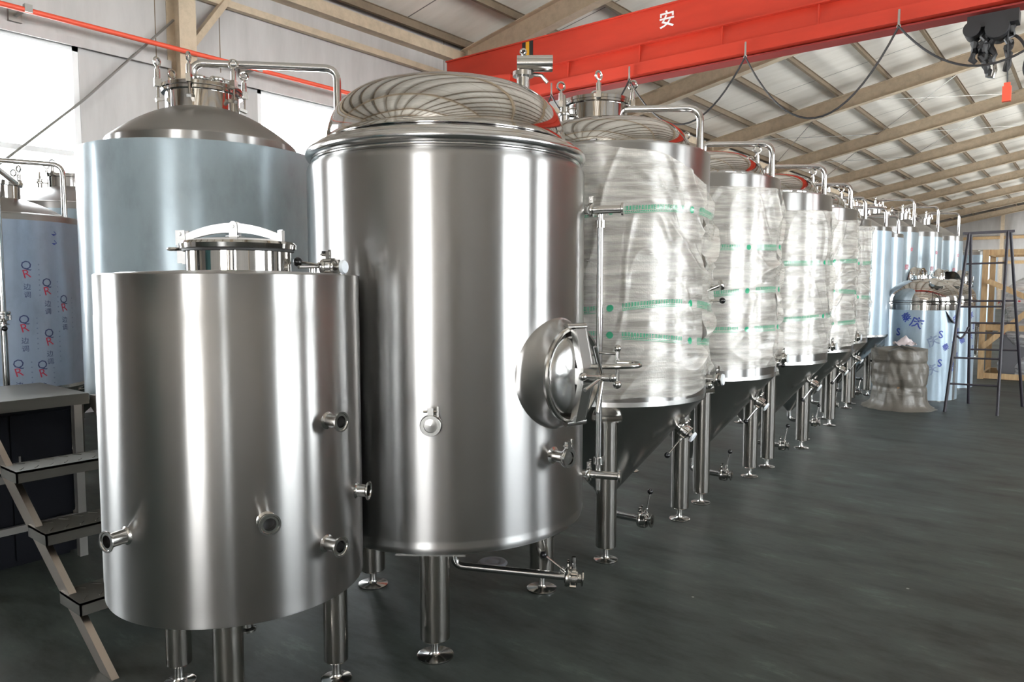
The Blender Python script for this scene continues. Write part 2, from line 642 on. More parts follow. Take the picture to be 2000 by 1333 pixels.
# roof bracing rods in some bays
for (i0, i1) in ((6, 7), (7, 8)):
    for (xa, xb) in ((XL + .3, -6.4), (-6.4, -2.4)):
        for s in (0, 1):
            a, b_ = (xa, xb) if s else (xb, xa)
            g = MB().cyl((a, ys[i0], zraft(a) + .36), (b_, ys[i1], zraft(b_) + .36), 0.012, 6)
            g.build('brace_rod', 'galvanised', ceiling)

# walls with window openings
WZ0, WZ1, WZM = 1.15, 4.70, 3.34


def side_wall(name, X, inward, wins):
    g = MB()
    t = 0.10
    xc = X - inward * t / 2
    top = zraft(X) + ZP + 0.05
    cur = YS
    for a, b_ in sorted(wins):
        g.box((xc, (cur + a) / 2, top / 2), (t, a - cur, top))
        g.box((xc, (a + b_) / 2, WZ0 / 2), (t, b_ - a, WZ0))
        g.box((xc, (a + b_) / 2, (WZ1 + top) / 2), (t, b_ - a, top - WZ1))
        cur = b_
    g.box((xc, (cur + YN) / 2, top / 2), (t, YN - cur, top))
    wl = struct(g.build(name, 'wall_panel'))
    # vertical panel joints
    y = YS + 1.0
    g = MB()
    while y < YN:
        if not any(a - .05 < y < b_ + .05 for a, b_ in wins):
            g.box((X + inward * 0.002, y, top / 2), (0.004, 0.012, top))
        y += 0.95
    g.build('panel_joint', 'purlin_steel', wl)
    # girts and columns
    for z in (WZ1 + 0.06, 1.05):
        for i in range(len(ys)):
            y0 = ys[i] + 0.12
            y1 = (ys[i + 1] - 0.12) if i + 1 < len(ys) else YN
            g = MB()
            g.box((X + inward * 0.06, (y0 + y1) / 2, z), (0.12, y1 - y0, 0.012))
            g.box((X + inward * 0.115, (y0 + y1) / 2, z - 0.05), (0.012, y1 - y0, 0.10))
            g.build('girt', 'wall_panel', wl)
    g = MB()
    g.box((X + inward * 0.10, (YS + YN) / 2, ZE - 0.12), (0.10, YN - YS, 0.10))
    g.box((X + inward * 0.10, (YS + YN) / 2, ZE + 0.30), (0.20, YN - YS, 0.20))
    g.build('eave_strut', 'beige_steel', wl)
    for y in ys:
        g = MB()
        zt = zraft(X) + 0.4
        for dx in (0.015, 0.36):
            g.box((X + inward * dx, y, zt / 2), (0.016, 0.24, zt))
        g.box((X + inward * 0.19, y, zt / 2), (0.34, 0.012, zt))
        # knee brace up to the eave strut
        g.bar((X + inward * 0.30, y + 0.05, ZE - 0.95), (X + inward * 0.12, y + 0.75, ZE - 0.05), 0.09, 0.09)
        g.build('column', 'beige_steel', wl)
    return wl


def window(n, X, inward, a, b_, mullions=1):
    g = MB()
    fx = X - inward * 0.05
    t = 0.07
    for z in (WZ0 + t / 2, WZ1 - t / 2, WZM):
        g.box((fx, (a + b_) / 2, z), (0.08, b_ - a, t))
    for y in (a + t / 2, b_ - t / 2):
        g.box((fx, y, (WZ0 + WZ1) / 2), (0.08, t, WZ1 - WZ0))
    for k in range(1, mullions + 1):
        g.box((fx, a + (b_ - a) * k / (mullions + 1), (WZ0 + WZ1) / 2), (0.05, 0.04, WZ1 - WZ0))
    fr_ = struct(g.build('window_%d' % n, 'window_frame'))
    MB().box((fx, (a + b_) / 2, (WZ0 + WZ1) / 2), (0.006, b_ - a - .1, WZ1 - WZ0 - .1)).build('pane', 'glass', fr_)
    portal((X - inward * 0.12, (a + b_) / 2, (WZ0 + WZ1) / 2), (0, R_(-90) if inward > 0 else R_(90), 0), WZ1 - WZ0, b_ - a)


LW = [(ys[i] + 1.28, ys[i + 1] - 1.27) for i in range(0, len(ys) - 1)] + [(-14 + .9, ys[0] - 1.27)]
LW = [q for q in LW if q[1] - q[0] > 0.8]
RW = [(-12.6, -10.6), (-9.2, -6.6), (2.15, 6.15), (8.3, 10.7), (11.3, 13.4)] + [(ys[i] + 1.28, ys[i + 1] - 1.27) for i in range(5, len(ys) - 1)]
wl_left = side_wall('wall_left', XL, 1, LW)
wl_right = side_wall('wall_right', XR, -1, RW)
nw = 1
for a, b_ in sorted(LW):
    window(nw, XL, 1, a, b_)
    nw += 1
for a, b_ in sorted(RW):
    window(nw, XR, -1, a, b_)
    nw += 1


def gable(name, y, out_, opening=None):
    """end wall with a sloped top; opening = (x0, x1, z1)"""
    zt = lambda x: zraft(x) + ZP + 0.05
    xs = [XL, XM, XR] if not opening else sorted([XL, opening[0], opening[1], XM, XR])
    g = MB()
    for x0, x1 in zip(xs, xs[1:]):
        z0 = 0.0
        if opening and x0 >= opening[0] - 1e-6 and x1 <= opening[1] + 1e-6:
            z0 = opening[2]
        vs = []
        for yy in (y, y + out_ * 0.1):
            vs += [(x0, yy, z0), (x1, yy, z0), (x1, yy, zt(x1)), (x0, yy, zt(x0))]
        g.add(vs, [[0, 1, 2, 3], [7, 6, 5, 4], [0, 4, 5, 1], [1, 5, 6, 2], [2, 6, 7, 3], [3, 7, 4, 0]])
    return struct(g.build(name, 'wall_panel'))


gn = gable('wall_north', YN, 1)
g = MB()
for x in (-10.15, -5.7, -1.15, 3.4, 7.9):
    g.box((x, YN - .12, zraft(x) / 2), (0.22, 0.22, zraft(x) + .3))
g.build('column', 'beige_steel', gn)
g = MB()
for z in (1.5, 3.4, 5.2):
    g.box((XM, YN - .08, z), (XR - XL, 0.10, 0.22))
g.build('girt', 'crate_wood', gn)
gs = gable('wall_south', YS, -1, (3.0, 7.2, 4.4))
portal((5.1, YS - .12, 2.2), (R_(90), 0, PI), 4.2, 4.4)
struct(MB().box((-5.3, YS + .04, 2.1), (3.6, 0.06, 4.2)).build('door_1', 'teal_door'))
# diagonal brace rod on the left wall
MB().cyl((XL + .14, 5.24, 5.32), (XL + .14, 4.05, 4.02), 0.016, 8).build('brace_rod', 'galvanised', wl_left)
MB().cyl((XL + .14, 4.05, 4.02), (XL + .14, 0.2, -0.0 + .3), 0.016, 8).build('brace_rod', 'galvanised', wl_left)

# ------------------------------------------------------------ conductor rail along the left wall
rail = empty('conductor_rail', (XL + .45, 10, 4.84), 'orange red conductor rail running the length of the left wall above the windows', 'rail')
MB().cyl((0, -24, 0), (0, 50, 0), 0.032, 10).build('rail', 'rail_orange', rail)
for k in range(0, 22):
    y = -22 + 0.35 + k * 3.0
    MB().box((-0.22, y, 0.03), (0.46, 0.035, 0.03)).box((0, y, 0.02), (0.07, 0.08, 0.09)).box((-.42, y, 0.03), (0.06, 0.14, 0.14)).build('bracket', 'galvanised', rail)

# ------------------------------------------------------------ overhead crane
YC = 10.1
cr = empty('overhead_crane', (-1.15, YC, 4.8), 'red overhead travelling crane bridge spanning the hall under the roof', 'crane')


def wx(x):
    return x + 1.15


g = MB()
x0, x1 = -9.6, 7.4
g.box((wx((x0 + x1) / 2), 0.20, 0.735), (x1 - x0, 0.40, 0.47))
g.box((wx((x0 + x1) / 2), 0.20, 0.975), (x1 - x0, 0.48, 0.02))
g.box((wx((x0 + x1) / 2), 0.19, 0.495), (x1 - x0, 0.46, 0.02))
g.build('girder', 'crane_red', cr)
g = MB()
xl2 = -8.15
vs = []
prof = [(0.04, 0.485), (0.00, 0.235), (-0.03, 0.225), (-0.03, 0.05), (0.43, 0.05), (0.43, 0.225), (0.40, 0.235), (0.36, 0.485)]
for x in (xl2, x1 - 1.2):
    for (yy, zz) in prof:
        vs.append((wx(x), yy, zz))
q = len(prof)
g.add(vs, [[i, (i + 1) % q, q + (i + 1) % q, q + i] for i in range(q)] + [list(range(q))[::-1], [q + i for i in range(q)]])
for x in (-8.1, -6.9, -5.6, -4.3, -3.0, -1.7, -.4, .9, 2.2):
    g.box((wx(x), 0.012, 0.36), (0.02, 0.03, 0.25))
g.build('lower_girder', 'crane_red', cr, ang=15)
g = MB()
g.box((wx((xl2 + x1 - 1.2) / 2), 0.2, 0.02), (x1 - 1.2 - xl2, 0.26, 0.02))
g.box((wx((xl2 + x1 - 1.2) / 2), 0.2, 0.036), (x1 - 1.2 - xl2, 0.02, 0.04))
g.build('hoist_track', 'crane_dark_red', cr)
for x, sx in ((-9.65, 1), (7.35, -1)):
    g = MB()
    g.box((wx(x), 0.95, 0.55), (0.34, 2.0, 0.36))
    g.bar((wx(x), -0.02, 0.5), (wx(x + sx * 1.65), 0.0, 0.30), 0.30, 0.30)
    g.build('end_truck', 'crane_dark_red' if sx < 0 else 'crane_red', cr)
    for yy in (0.25, 1.65):
        g = MB().cyl((wx(x) - .05, yy, 0.38), (wx(x) + .05, yy, 0.38), 0.14, 20)
        g.build('wheel', 'galvanised', cr)
for k, mt in ((0, 'stripe_black'), (1, 'stripe_yellow'), (2, 'stripe_black')):
    MB().box((wx(-7.80 + k * .075), -0.003, 0.735), (0.075, 0.008, 0.47)).build('warning_stripe', mt, cr)


def glyph(body, size, mat, name, parent, mapf, bold=0.0):
    c_ = bpy.data.curves.new('tmp', 'FONT')
    c_.body = body
    c_.size = size
    c_.align_x = 'CENTER'
    c_.align_y = 'CENTER'
    c_.offset = bold
    c_.resolution_u = 2
    o = bpy.data.objects.new('tmp', c_)
    C.objects.link(o)
    dg = bpy.context.evaluated_depsgraph_get()
    me = bpy.data.meshes.new_from_object(o.evaluated_get(dg))
    bpy.data.objects.remove(o)
    me.name = name
    me.transform(Matrix.Identity(4))
    for v_ in me.vertices:
        v_.co = mapf(v_.co.x, v_.co.y)
    me.materials.clear()
    me.materials.append(MAT[mat])
    o = bpy.data.objects.new(name, me)
    C.objects.link(o)
    o.parent = parent
    return o


glyph('安', 0.26, 'white_paint', 'painted_character', cr, lambda x, y: Vector((wx(-5.15) + x, -0.006, 0.75 + y)), 0.004)
# festoon cable hung from little hooks under the girder
hooks = [-8.6, -7.18, -5.73, -3.93, -2.04, -0.2, 1.6]
for hx in hooks[1:]:
    g = MB()
    g.cyl((wx(hx), -0.07, 0.18), (wx(hx), -0.07, 0.0), 0.014, 8)
    g.torus((wx(hx), -0.07, -0.015), (0, 1, 0), 0.02, 0.006, 12, 6)
    g.build('cable_hook', 'galvanised', cr)
fest = empty('festoon_cable', (-1.15, YC - .07, 4.8), 'black power cable hanging in loops from hooks along the red crane girder', 'cable')
for a, b_ in zip(hooks[1:], hooks[2:]):
    sag = 0.62 if a < -6 else 0.78 if a < -4 else 0.95 if a < -3 else .62
    n_ = 20
    pts = []
    for i in range(n_ + 1):
        t = i / n_
        pts.append((wx(a + (b_ - a) * t), 0, -0.02 - sag * (1 - (2 * t - 1) ** 2)))
    MB().tube(pts, 0.013, 6).build('cable_loop', 'cable_black', fest)
pts = [(wx(-7.18 - 1.0 * t), 0, -0.02 - .9 * (1 - (1 - t) ** 2)) for t in [i / 10 for i in range(11)]]
MB().tube(pts, 0.013, 6).build('cable_loop', 'cable_black', fest)
# hoist with its bundle of chain
ho = empty('chain_hoist', (-1.10, YC + .2, 4.77), 'dark chain hoist with tangled chains hanging under the right end of the crane', 'hoist')
g = MB().box((0, 0, -0.06), (0.5, 0.22, 0.14)).cyl((-0.2, -.13, -0.14), (-0.2, .13, -0.14), 0.09, 18).cyl((0.05, -.15, -0.17), (0.05, .15, -0.17), 0.12, 18)
g.build('trolley', 'cable_black', ho)
for k in range(9):
    xo = random.uniform(-0.18, 0.18)
    ln = random.uniform(0.25, 0.62)
    pts = [(xo + random.uniform(-.03, .03), random.uniform(-.05, .05), -0.15 - ln * i / 8) for i in range(9)]
    MB().tube(pts, [0.028 + 0.012 * (i % 2) for i in range(9)], 6).build('chain', 'cable_black', ho)
pts = [(0.1, 0, -.2), (0.25, 0, -.28), (.34, 0, -.45), (.3, 0, -.7), (.42, 0, -.85)]
MB().tube(fillet(pts, .1), 0.016, 6).build('chain', 'cable_black', ho)
MB().tube([(0.02, 0, -.5), (0.04, 0, -.62), (0.02, 0, -.7), (-.03, 0, -.68)], 0.02, 8).build('hook', 'fitting_steel', ho)
pc = empty('pendant_control', (-0.93, YC + .1, 3.82), 'small orange pendant control box hanging on a cord below the hoist', 'control box')
MB().box((0, 0, 0.02), (0.085, 0.06, 0.17)).box((0, 0, 0.12), (0.06, 0.045, 0.05)).build('box', 'rail_orange', pc)
MB().cyl((0, 0, .14), (-.02, 0, 0.93), 0.008, 6).build('cord', 'cable_black', pc)


# ------------------------------------------------------------ fittings
def frame(p, axis, up=(0, 0, 1)):
    z = Vector(axis).normalized()
    x = Vector(up).cross(z)
    if x.length < 1e-3:
        x = Vector((1, 0, 0))
    x.normalize()
    y = z.cross(x)
    M = Matrix((x, y, z)).transposed().to_4x4()
    M.translation = Vector(p)
    return M


def ferrule(parent, p, axis, r=0.026, ln=0.06, fl=0.040, name='ferrule'):
    """open tri-clamp ferrule"""
    M = frame(p, axis)
    g = MB().lathe([(r + .022, 0.0), (r + .008, 0.004), (r, 0.012), (r, ln - .012), (fl, ln - .005), (fl, ln), (r + .006, ln), (r + .004, ln - .003), (r - .003, ln - .003), (r - .003, 0.0)], M, 32)
    o = g.build(name, 'fitting_steel', parent)
    MB().lathe([(0, ln * 0.45), (r - .003, ln * 0.45)], M, 24).build('bore', 'dark_bore', o)
    return o


def clamp(g, M, z, r):
    """tri-clamp band with its wing nut"""
    g.lathe([(r - .01, z - .011), (r + .004, z - .011), (r + .008, z), (r + .004, z + .011), (r - .01, z + .011)], M, 32)
    p = M @ Vector((0, r + .02, z))
    x = (M.to_3x3() @ Vector((1, 0, 0)))
    y = (M.to_3x3() @ Vector((0, 1, 0)))
    zz = (M.to_3x3() @ Vector((0, 0, 1)))
    g.bar(p - x * .012, p + x * .012, 0.018, 0.03, up=y)
    g.cyl(p - x * .03, p + x * .03, 0.005, 8)
    g.bar(p + x * .03 - y * .022, p + x * .03 + y * .022, 0.01, 0.008, up=x)


def capped_port(parent, p, axis, ln=0.07, r=0.026, name='capped_port', fl=.04):
    M = frame(p, axis)
    g = MB().lathe([(r + .02, 0), (r, 0.01), (r, ln - .014), (fl, ln - .006), (fl, ln + .006), (0.0, ln + .008)], M, 32)
    clamp(g, M, ln, fl - .002)
    return g.build(name, 'fitting_steel', parent)


def butterfly(parent, p, axis, handle, r=0.032, name='valve', cap='bore', hl=0.13):
    """butterfly valve body along axis, lever with black ball along handle"""
    M = frame(p, axis)
    g = MB().lathe([(r - .008, -.04), (r - .006, -.028), (r + .012, -.02), (r + .012, -.012), (r + .020, -.010), (r + .020, .010), (r + .012, .012), (r + .012, .02), (r - .006, .028), (r - .006, .040), (r + .010, .046), (r + .010, .052), (r - .010, .052), (r - .010, -.04)], M, 32)
    for a in (40, 140, 220, 320):
        q = Vector(((r + .02) * cos(R_(a)), (r + .02) * sin(R_(a)), 0))
        g.cyl(M @ (q + Vector((0, 0, -.016))), M @ (q + Vector((0, 0, .016))), 0.009, 8)
    hd = Vector(handle).normalized()
    st = Vector(p) + hd * (r + .012)
    g.cyl(st, st + hd * .035, 0.012, 12)
    clamp(g, M, -.03, r + .012)
    o = g.build(name, 'fitting_steel', parent)
    if cap == 'bore':
        MB().lathe([(0, .03), (r - .010, .03)], M, 24).build('bore', 'dark_bore', o)
    elif cap == 'white':
        MB().lathe([(0, .060), (r + .008, .060), (r + .012, .052), (r + .012, .047)], M, 24).build('plastic_cap', 'white_cap', o)
    e = st + hd * .03
    MB().cyl(e, e + hd * hl, 0.0055, 8).build('handle', 'fitting_steel', o)
    MB().ball(e + hd * (hl + .012), 0.019).build('knob', 'black_plastic', o)
    return o


def leg(parent, a, rad, ztop, r=0.062, foot=0.075, azero=None):
    p = pol(rad, a, 0)
    zb = 0.085
    g = MB().lathe([(0, zb), (r - .006, zb), (r, zb + .006), (r, ztop), (r + .03, ztop), (r + .03, ztop + .008), (0, ztop + .008)], Matrix.Translation(p), 40)
    o = g.build('leg', 'leg_steel', parent)
    MB().lathe([(0, .0), (foot, 0.0), (foot + .002, .003), (foot + .002, .008), (foot - .004, .011), (.030, .012), (.022, .018), (.018, .03), (.018, zb)], Matrix.Translation(p), 36).build('foot', 'fitting_steel', o)
    return o


def dome_prof(rb, zb, h, rk=0.10, n=22):
    """torispherical dome: knuckle then shallow crown; from rim to apex"""
    out_ = []
    for i in range(n + 1):
        a = (PI / 2) * i / n
        e = 0.78
        out_.append((rb * (cos(a) ** e), zb + h * (sin(a) ** 1.0)))
    out_[-1] = (0.0005, zb + h)
    return out_


def toris(rd, zb, h, rk, n=24):
    lo, hi = rd, 60.0
    for _ in range(60):
        mid = (lo + hi) / 2
        hh = mid - math.sqrt(max((mid - rk) ** 2 - (rd - rk) ** 2, 0))
        if hh > h:
            lo = mid
        else:
            hi = mid
    Rc = (lo + hi) / 2
    zc_ = zb + h - Rc
    al = math.asin((rd - rk) / (Rc - rk))
    out_ = []
    for i in range(n + 1):
        a = (PI / 2 - al) * i / n
        out_.append((rd - rk + rk * cos(a), zb + rk * sin(a)))
    for i in range(1, n + 1):
        a = al * (1 - i / n)
        out_.append((Rc * sin(a), zc_ + Rc * cos(a)))
    out_[-1] = (.0005, zb + h)
    return out_


def eye_bolt(g, p, s=1.0, ax=(1, 0, 0)):
    p = Vector(p)
    g.cyl(p, p + Vector((0, 0, .05 * s)), .009 * s, 10)
    g.cyl(p + Vector((0, 0, -.03 * s)), p + Vector((0, 0, .03 * s)), .016 * s, 12)
    g.torus(p + Vector((0, 0, .075 * s)), ax, .026 * s, .0075 * s, 20, 8)


def manway_top(parent, r, z0, z1, clamps=6, pipe=None, bits=True):
    """round top manway: neck, clamped lid, eye nuts"""
    nk = MB().lathe([(r - .02, z0), (r - .02, z1), (r + .022, z1), (r + .022, z1 - .018), (r, z1 - .022), (r, z0)], None, 56).build('manway_neck', 'polished_steel', parent)
    g = MB().lathe([(r + .022, z1 + .004), (r + .026, z1 + .008), (r + .026, z1 + .028), (r + .016, z1 + .034), (r * .7, z1 + .052), (0.0005, z1 + .066)], None, 56)
    ld = g.build('manway_lid', 'polished_steel', parent)
    for k in range(clamps):
        a = 15 + 360 * k / clamps
        p = pol(r + .045, a, z1 + .03)
        g = MB()
        g.box((0, 0, 0), (.045, .03, .05), 0, Matrix.Translation(p) @ Matrix.Rotation(R_(a), 4, 'Z'))
        g.cyl(p + Vector((0, 0, -.10)), p + Vector((0, 0, .06)), .008, 8)
        q = pol(r + .01, a, z1 - .07)
        g.bar(q, pol(r + .06, a, z1 - .085), .03, .02)
        eye_bolt(g, p + Vector((0, 0, .055)), 1.05, (cos(R_(-30 + k * 14)), sin(R_(-30 + k * 14)), 0))
        g.build('lid_clamp', 'fitting_steel', ld)
    if bits:
        for k, (rr_, a) in enumerate(((.10, 200), (.13, 80), (.13, 20), (.09, 320))):
            p = pol(rr_, a, z1 + .05)
            g = MB().lathe([(.028, 0), (.028, .02), (.038, .024), (.038, .045), (.02, .05), (0, .055)], Matrix.Translation(p), 24)
            clamp(g, Matrix.Translation(p), .034, .034)
            g.build('lid_fitting', 'fitting_steel', ld)
    return nk, ld


def hoop(parent, pts, r=0.022, name='vent_pipe', rad=.09):
    o = MB().tube(fillet(pts, rad, 8), r, 20).build(name, 'pipe_steel', parent)
    return o


# ------------------------------------------------------------ 1. small open-jacket tank in front
t = empty('small_steel_tank', (-2.561, 1.518, 0), 'small brushed steel tank with open ferrules and an arched lid bar, nearest the camera', 'tank')
R0 = .465
g = MB().lathe([(0, .560), (.36, .552), (R0 - .012, .545), (R0 - .012, .53), (R0 - .003, .53), (R0, .536), (R0, .60), (R0 + .0012, .602), (R0 + .0012, 1.55), (R0, 1.552), (R0, 1.690), (R0 - .006, 1.694), (R0 - .010, 1.69), (.38, 1.700), (.20, 1.708)], None, 128)
g.build('shell', 'brushed_steel', t)
nk = MB()
ox, oy = 0.015, 0.02
MO = Matrix.Translation((ox, oy, 0))
nk.lathe([(.188, 1.690), (.188, 1.792), (.180, 1.794), (.180, 1.70)], MO, 72)
nk.build('manway_neck', 'polished_steel', t)
ld = MB().lathe([(.195, 1.785), (.207, 1.790), (.209, 1.806), (.203, 1.815), (.17, 1.822), (.10, 1.832), (.0005, 1.836)], MO, 72).build('manway_lid', 'polished_steel', t)
MB().lathe([(.19, 1.778), (.199, 1.780), (.199, 1.788), (.19, 1.79)], MO, 64).build('gasket', 'gasket', ld)
# arched clamping bar over the lid, across the view
ax = Vector((.83, .56, 0))
ay = Vector((-.56, .83, 0))
o0 = Vector((ox, oy, 0)) - ay * .03
g = MB()
ns = 16
vs = []
for i in range(ns + 1):
    t_ = -1 + 2 * i / ns
    c0 = o0 + ax * (t_ * .185 - .012) + Vector((0, 0, 1.868 - .040 * t_ * t_))
    h2 = .018 - .004 * abs(t_)
    for (yy, zz) in ((-.011, -h2), (.011, -h2), (.011, h2), (-.011, h2)):
        vs.append(c0 + ay * yy + Vector((0, 0, zz)))
fs = [[i * 4 + j, i * 4 + (j + 1) % 4, i * 4 + 4 + (j + 1) % 4, i * 4 + 4 + j] for i in range(ns) for j in range(4)] + [[3, 2, 1, 0], [ns * 4 + j for j in range(4)]]
g.add(vs, fs)
g.build('clamp_bar', 'cast_aluminium', t)
g = MB()
for s_ in (-1, 1):
    c0 = o0 + ay * (.016 * s_)
    g.box((0, 0, 0), (.030, .006, .05), 0, Matrix.Translation(c0 + Vector((0, 0, 1.852))) @ Matrix.Rotation(math.atan2(ax.y, ax.x), 4, 'Z'))
    g.rod([(0, 0), (.015, 0), (.015, .006), (0, .006)], c0 + Vector((0, 0, 1.877)) - ay * .003, ay)
g.rod([(0, -.028), (.007, -.028), (.007, .028), (0, .028)], o0 + Vector((0, 0, 1.872)), ay)
g.box(o0 + Vector((0, 0, 1.832)), (.05, .05, .012), math.atan2(ax.y, ax.x))
g.build('pivot_bracket', 'cast_aluminium', t)
g = MB()
eL = o0 - ax * .205
for s_ in (-1, 1):
    g.box((0, 0, 0), (.036, .005, .055), 0, Matrix.Translation(eL + ay * (.015 * s_) + Vector((0, 0, 1.832))) @ Matrix.Rotation(math.atan2(ax.y, ax.x), 4, 'Z'))
g.rod([(0, -.026), (.007, -.026), (.007, .026), (0, .026)], eL + Vector((0, 0, 1.845)), ay)
g.box((0, 0, 0), (.05, .008, .075), 0, Matrix.Translation(eL + ax * .004 + Vector((0, 0, 1.775))) @ Matrix.Rotation(math.atan2(ax.y, ax.x), 4, 'Z'))
g.bar(eL + ax * .0 + Vector((0, 0, 1.745)), eL + ax * .05 + Vector((0, 0, 1.742)), .012, .022)
g.build('hinge', 'cast_aluminium', t)
g = MB()
g.torus(eL - ax * .030 + Vector((0, 0, 1.79)), (0, 0, 1), .024, .006, 24, 8)
g.cyl(eL - ax * .03 + ax * .024 + Vector((0, 0, 1.79)), eL + Vector((0, 0, 1.79)), .006, 8)
g.build('lift_handle', 'fitting_steel', t)
g = MB()
eR = o0 + ax * .176
g.box(eR + Vector((0, 0, 1.832)), (.016, .03, .05), math.atan2(ax.y, ax.x))
g.cyl(eR + Vector((0, 0, 1.80)), eR + Vector((0, 0, 1.86)), .008, 10)
g.build('latch', 'cast_aluminium', t)
# ports
for a, z, ln in ((9.3, 1.18, .07), (-20.5, .876, .06), (7.3, .742, .075), (-80, .827, .075), (33, .878, .055)):
    ferrule(t, pol(R0 - .004, a, z), (cos(R_(a)), sin(R_(a)), 0), .024, ln, .036)
# little valve on the rear shoulder, seen right of the neck
bv = pol(.36, 66, 1.73)
MB().cyl(pol(.30, 66, 1.68), pol(.30, 66, 1.73), .014, 12).cyl(pol(.24, 50, 1.725), bv, .007, 10).build('valve_stub', 'fitting_steel', t)
butterfly(t, pol(.37, 62, 1.727), pol(1, 20, 0), (-.8, -.3, .12), .016, cap='white', hl=.09)
for a in (-38, 70, 192):
    leg(t, a, .37, .54, .050, .062)
g = MB().lathe([(0, .40), (.034, .40), (.034, .408), (.02, .415), (.02, .66)], Matrix.Translation((.0, .02, -.10)), 24)
g.build('bottom_outlet', 'fitting_steel', t)

# ------------------------------------------------------------ 2. large bright tank
t = empty('tall_steel_tank', (-2.555, 2.689, 0), 'tall brushed steel tank with mirror dome, round side manway and sight tube', 'tank')
RB = .676
prof = [(0, .50), (.40, .500), (.62, .506), (.655, .512), (.672, .528), (.678, .548), (.672, .566), (RB, .578), (RB, 2.185), (.672, 2.203), (.662, 2.216), (.648, 2.222)]
MB().lathe(prof, None, 160).build('shell', 'brushed_steel_soft', t)
prof = [(.64, 2.218), (.650, 2.224), (.656, 2.234), (.654, 2.243)] + arc(.650, 2.268, .032, .028, 12, -PI / 2 + .2, PI / 2) + arc(.622, 2.306, .020, .010, 6, 0, PI / 2) + [(.60, 2.322), (.588, 2.33)]
MB().lathe(prof, None, 160).build('rolled_rim', 'satin_steel', t)
dm = [(.575, 2.325), (.583, 2.33), (.588, 2.338)] + toris(.583, 2.345, .310, .255)
dm[-1] = (.0005, 2.655)
MB().lathe(dm, None, 160).build('dome', 'polished_steel', t)
for a in (-54, 62, 188):
    leg(t, a, .525, .512, .0665, .08)
MB().box((0, 0, 0), (.30, .17, .010), 0, Matrix.Translation(pol(.555, -54, .506)) @ Matrix.Rotation(R_(-54 + 90), 4, 'Z')).build('leg_pad', 'fitting_steel', t)
# vent on the dome
vb = pol(.375, 42, 2.49)
g = MB().cyl(vb, vb + Vector((0, 0, .20)), .032, 32)
g.lathe([(.052, 0), (.052, .022), (.03, .026)], Matrix.Translation(vb + Vector((0, 0, .195))), 32)
g.lathe([(.0, 0), (.052, 0)], Matrix.Translation(vb + Vector((0, 0, .195))), 32)
vn = g.build('vent_stub', 'fitting_steel', t)
hx = Vector((.80, .60, 0)).normalized()
cc = vb + Vector((0, 0, .258))
g = MB().rod([(.036, 0), (.040, 0), (.040, .175), (.036, .175), (.036, 0)], cc - hx * .03, hx, 32)
g.rod([(0, .003), (.038, .003)], cc - hx * .03, hx, 24)
g.build('vent_hood', 'fitting_steel', vn)
MB().rod([(0, .02), (.036, .02)], cc - hx * .03, hx, 24).build('hood_bore', 'dark_bore', vn)
g = MB().torus(vb + Vector((0, 0, .315)), (.6, -.8, 0), .013, .006, 16, 6)
g.tube([vb + hx * .05 + Vector((0, 0, .205)), vb + hx * .09 + Vector((0, 0, .20)), vb + hx * .12 + Vector((0, 0, .165))], .01, 8)
g.build('vent_clamp', 'fitting_steel', vn)
# side manway on +X
MC = Vector((0, 0, 1.262))
mw = frame((.60, 0, 1.262), (1, 0, 0))
vs, fs = [], []
nA, nR = 72, 8
for i in range(nA):
    a = 2 * PI * i / nA
    for j in range(nR):
        s_ = j / (nR - 1)
        r = .262 - .052 * s_ ** .6
        yy, zz = r * cos(a), r * sin(a)
        xb = math.sqrt(max(RB ** 2 - yy * yy, 0)) - .006
        x = xb + (0.752 - xb) * s_ ** 1.2
        vs.append((x, yy, 1.262 + zz))
fs = [[i * nR + j, ((i + 1) % nA) * nR + j, ((i + 1) % nA) * nR + j + 1, i * nR + j + 1] for i in range(nA) for j in range(nR - 1)]
g = MB().add(vs, fs)
mwo = g.build('manway_skirt', 'brushed_steel_soft', t)
M = frame((.752, 0, 1.262), (1, 0, 0))
MB().lathe([(.205, -.012), (.214, -.006), (.216, .006), (.210, .014), (.200, .014), (.190, .004), (.184, -.004), (.184, -.06)], M, 72).build('manway_ring', 'fitting_steel', mwo)
dr = MB().lathe([(.184, -.012)] + [(.182 * cos(PI / 2 * i / 12) ** .8, -.008 + .055 * sin(PI / 2 * i / 12)) for i in range(13)], M, 72).build('manway_door', 'cone_steel', t)
g = MB()
for z0, z1 in ((1.285, 1.465), (1.24, 1.06)):
    g.bar((.830, 0, z0), (.790, 0, z1), .085, .012, up=(1, 0, 0))
    g.bar((.822, .038, z0), (.782, .038, z1), .008, .03, up=(1, 0, 0))
    g.bar((.822, -.038, z0), (.782, -.038, z1), .008, .03, up=(1, 0, 0))
g.build('yoke', 'cone_steel', dr)
g = MB()
g.cyl((.80, 0, 1.262), (.885, 0, 1.262), .030, 24)
g.cyl((.88, 0, 1.262), (.95, 0, 1.262), .018, 20)
g.ball((.955, 0, 1.262), .017)
g.box((.815, 0, 1.262), (.05, .10, .07))
g.build('hub', 'cone_steel', dr)
g = MB()
for a in (90 + 28, 250, -5 + 200):
    d = Vector((.05, cos(R_(a)), sin(R_(a)))).normalized()
    g.cyl(Vector((.905, 0, 1.262)), Vector((.905, 0, 1.262)) + d * .155, .0085, 12)
d = Vector((.0, -.99, .10))
g.cyl((.905, 0, 1.262), Vector((.905, 0, 1.262)) + d * .15, .0095, 12)
g.ball(Vector((.905, 0, 1.262)) + d * .155, .018)
g.build('spoke_wheel', 'fitting_steel', dr)
g = MB()
lp = [(.80, .02, 1.30), (.88, .05, 1.30), (.96, .08, 1.305), (1.00, .14, 1.305), (.98, .20, 1.305), (.93, .235, 1.305), (.86, .20, 1.305)]
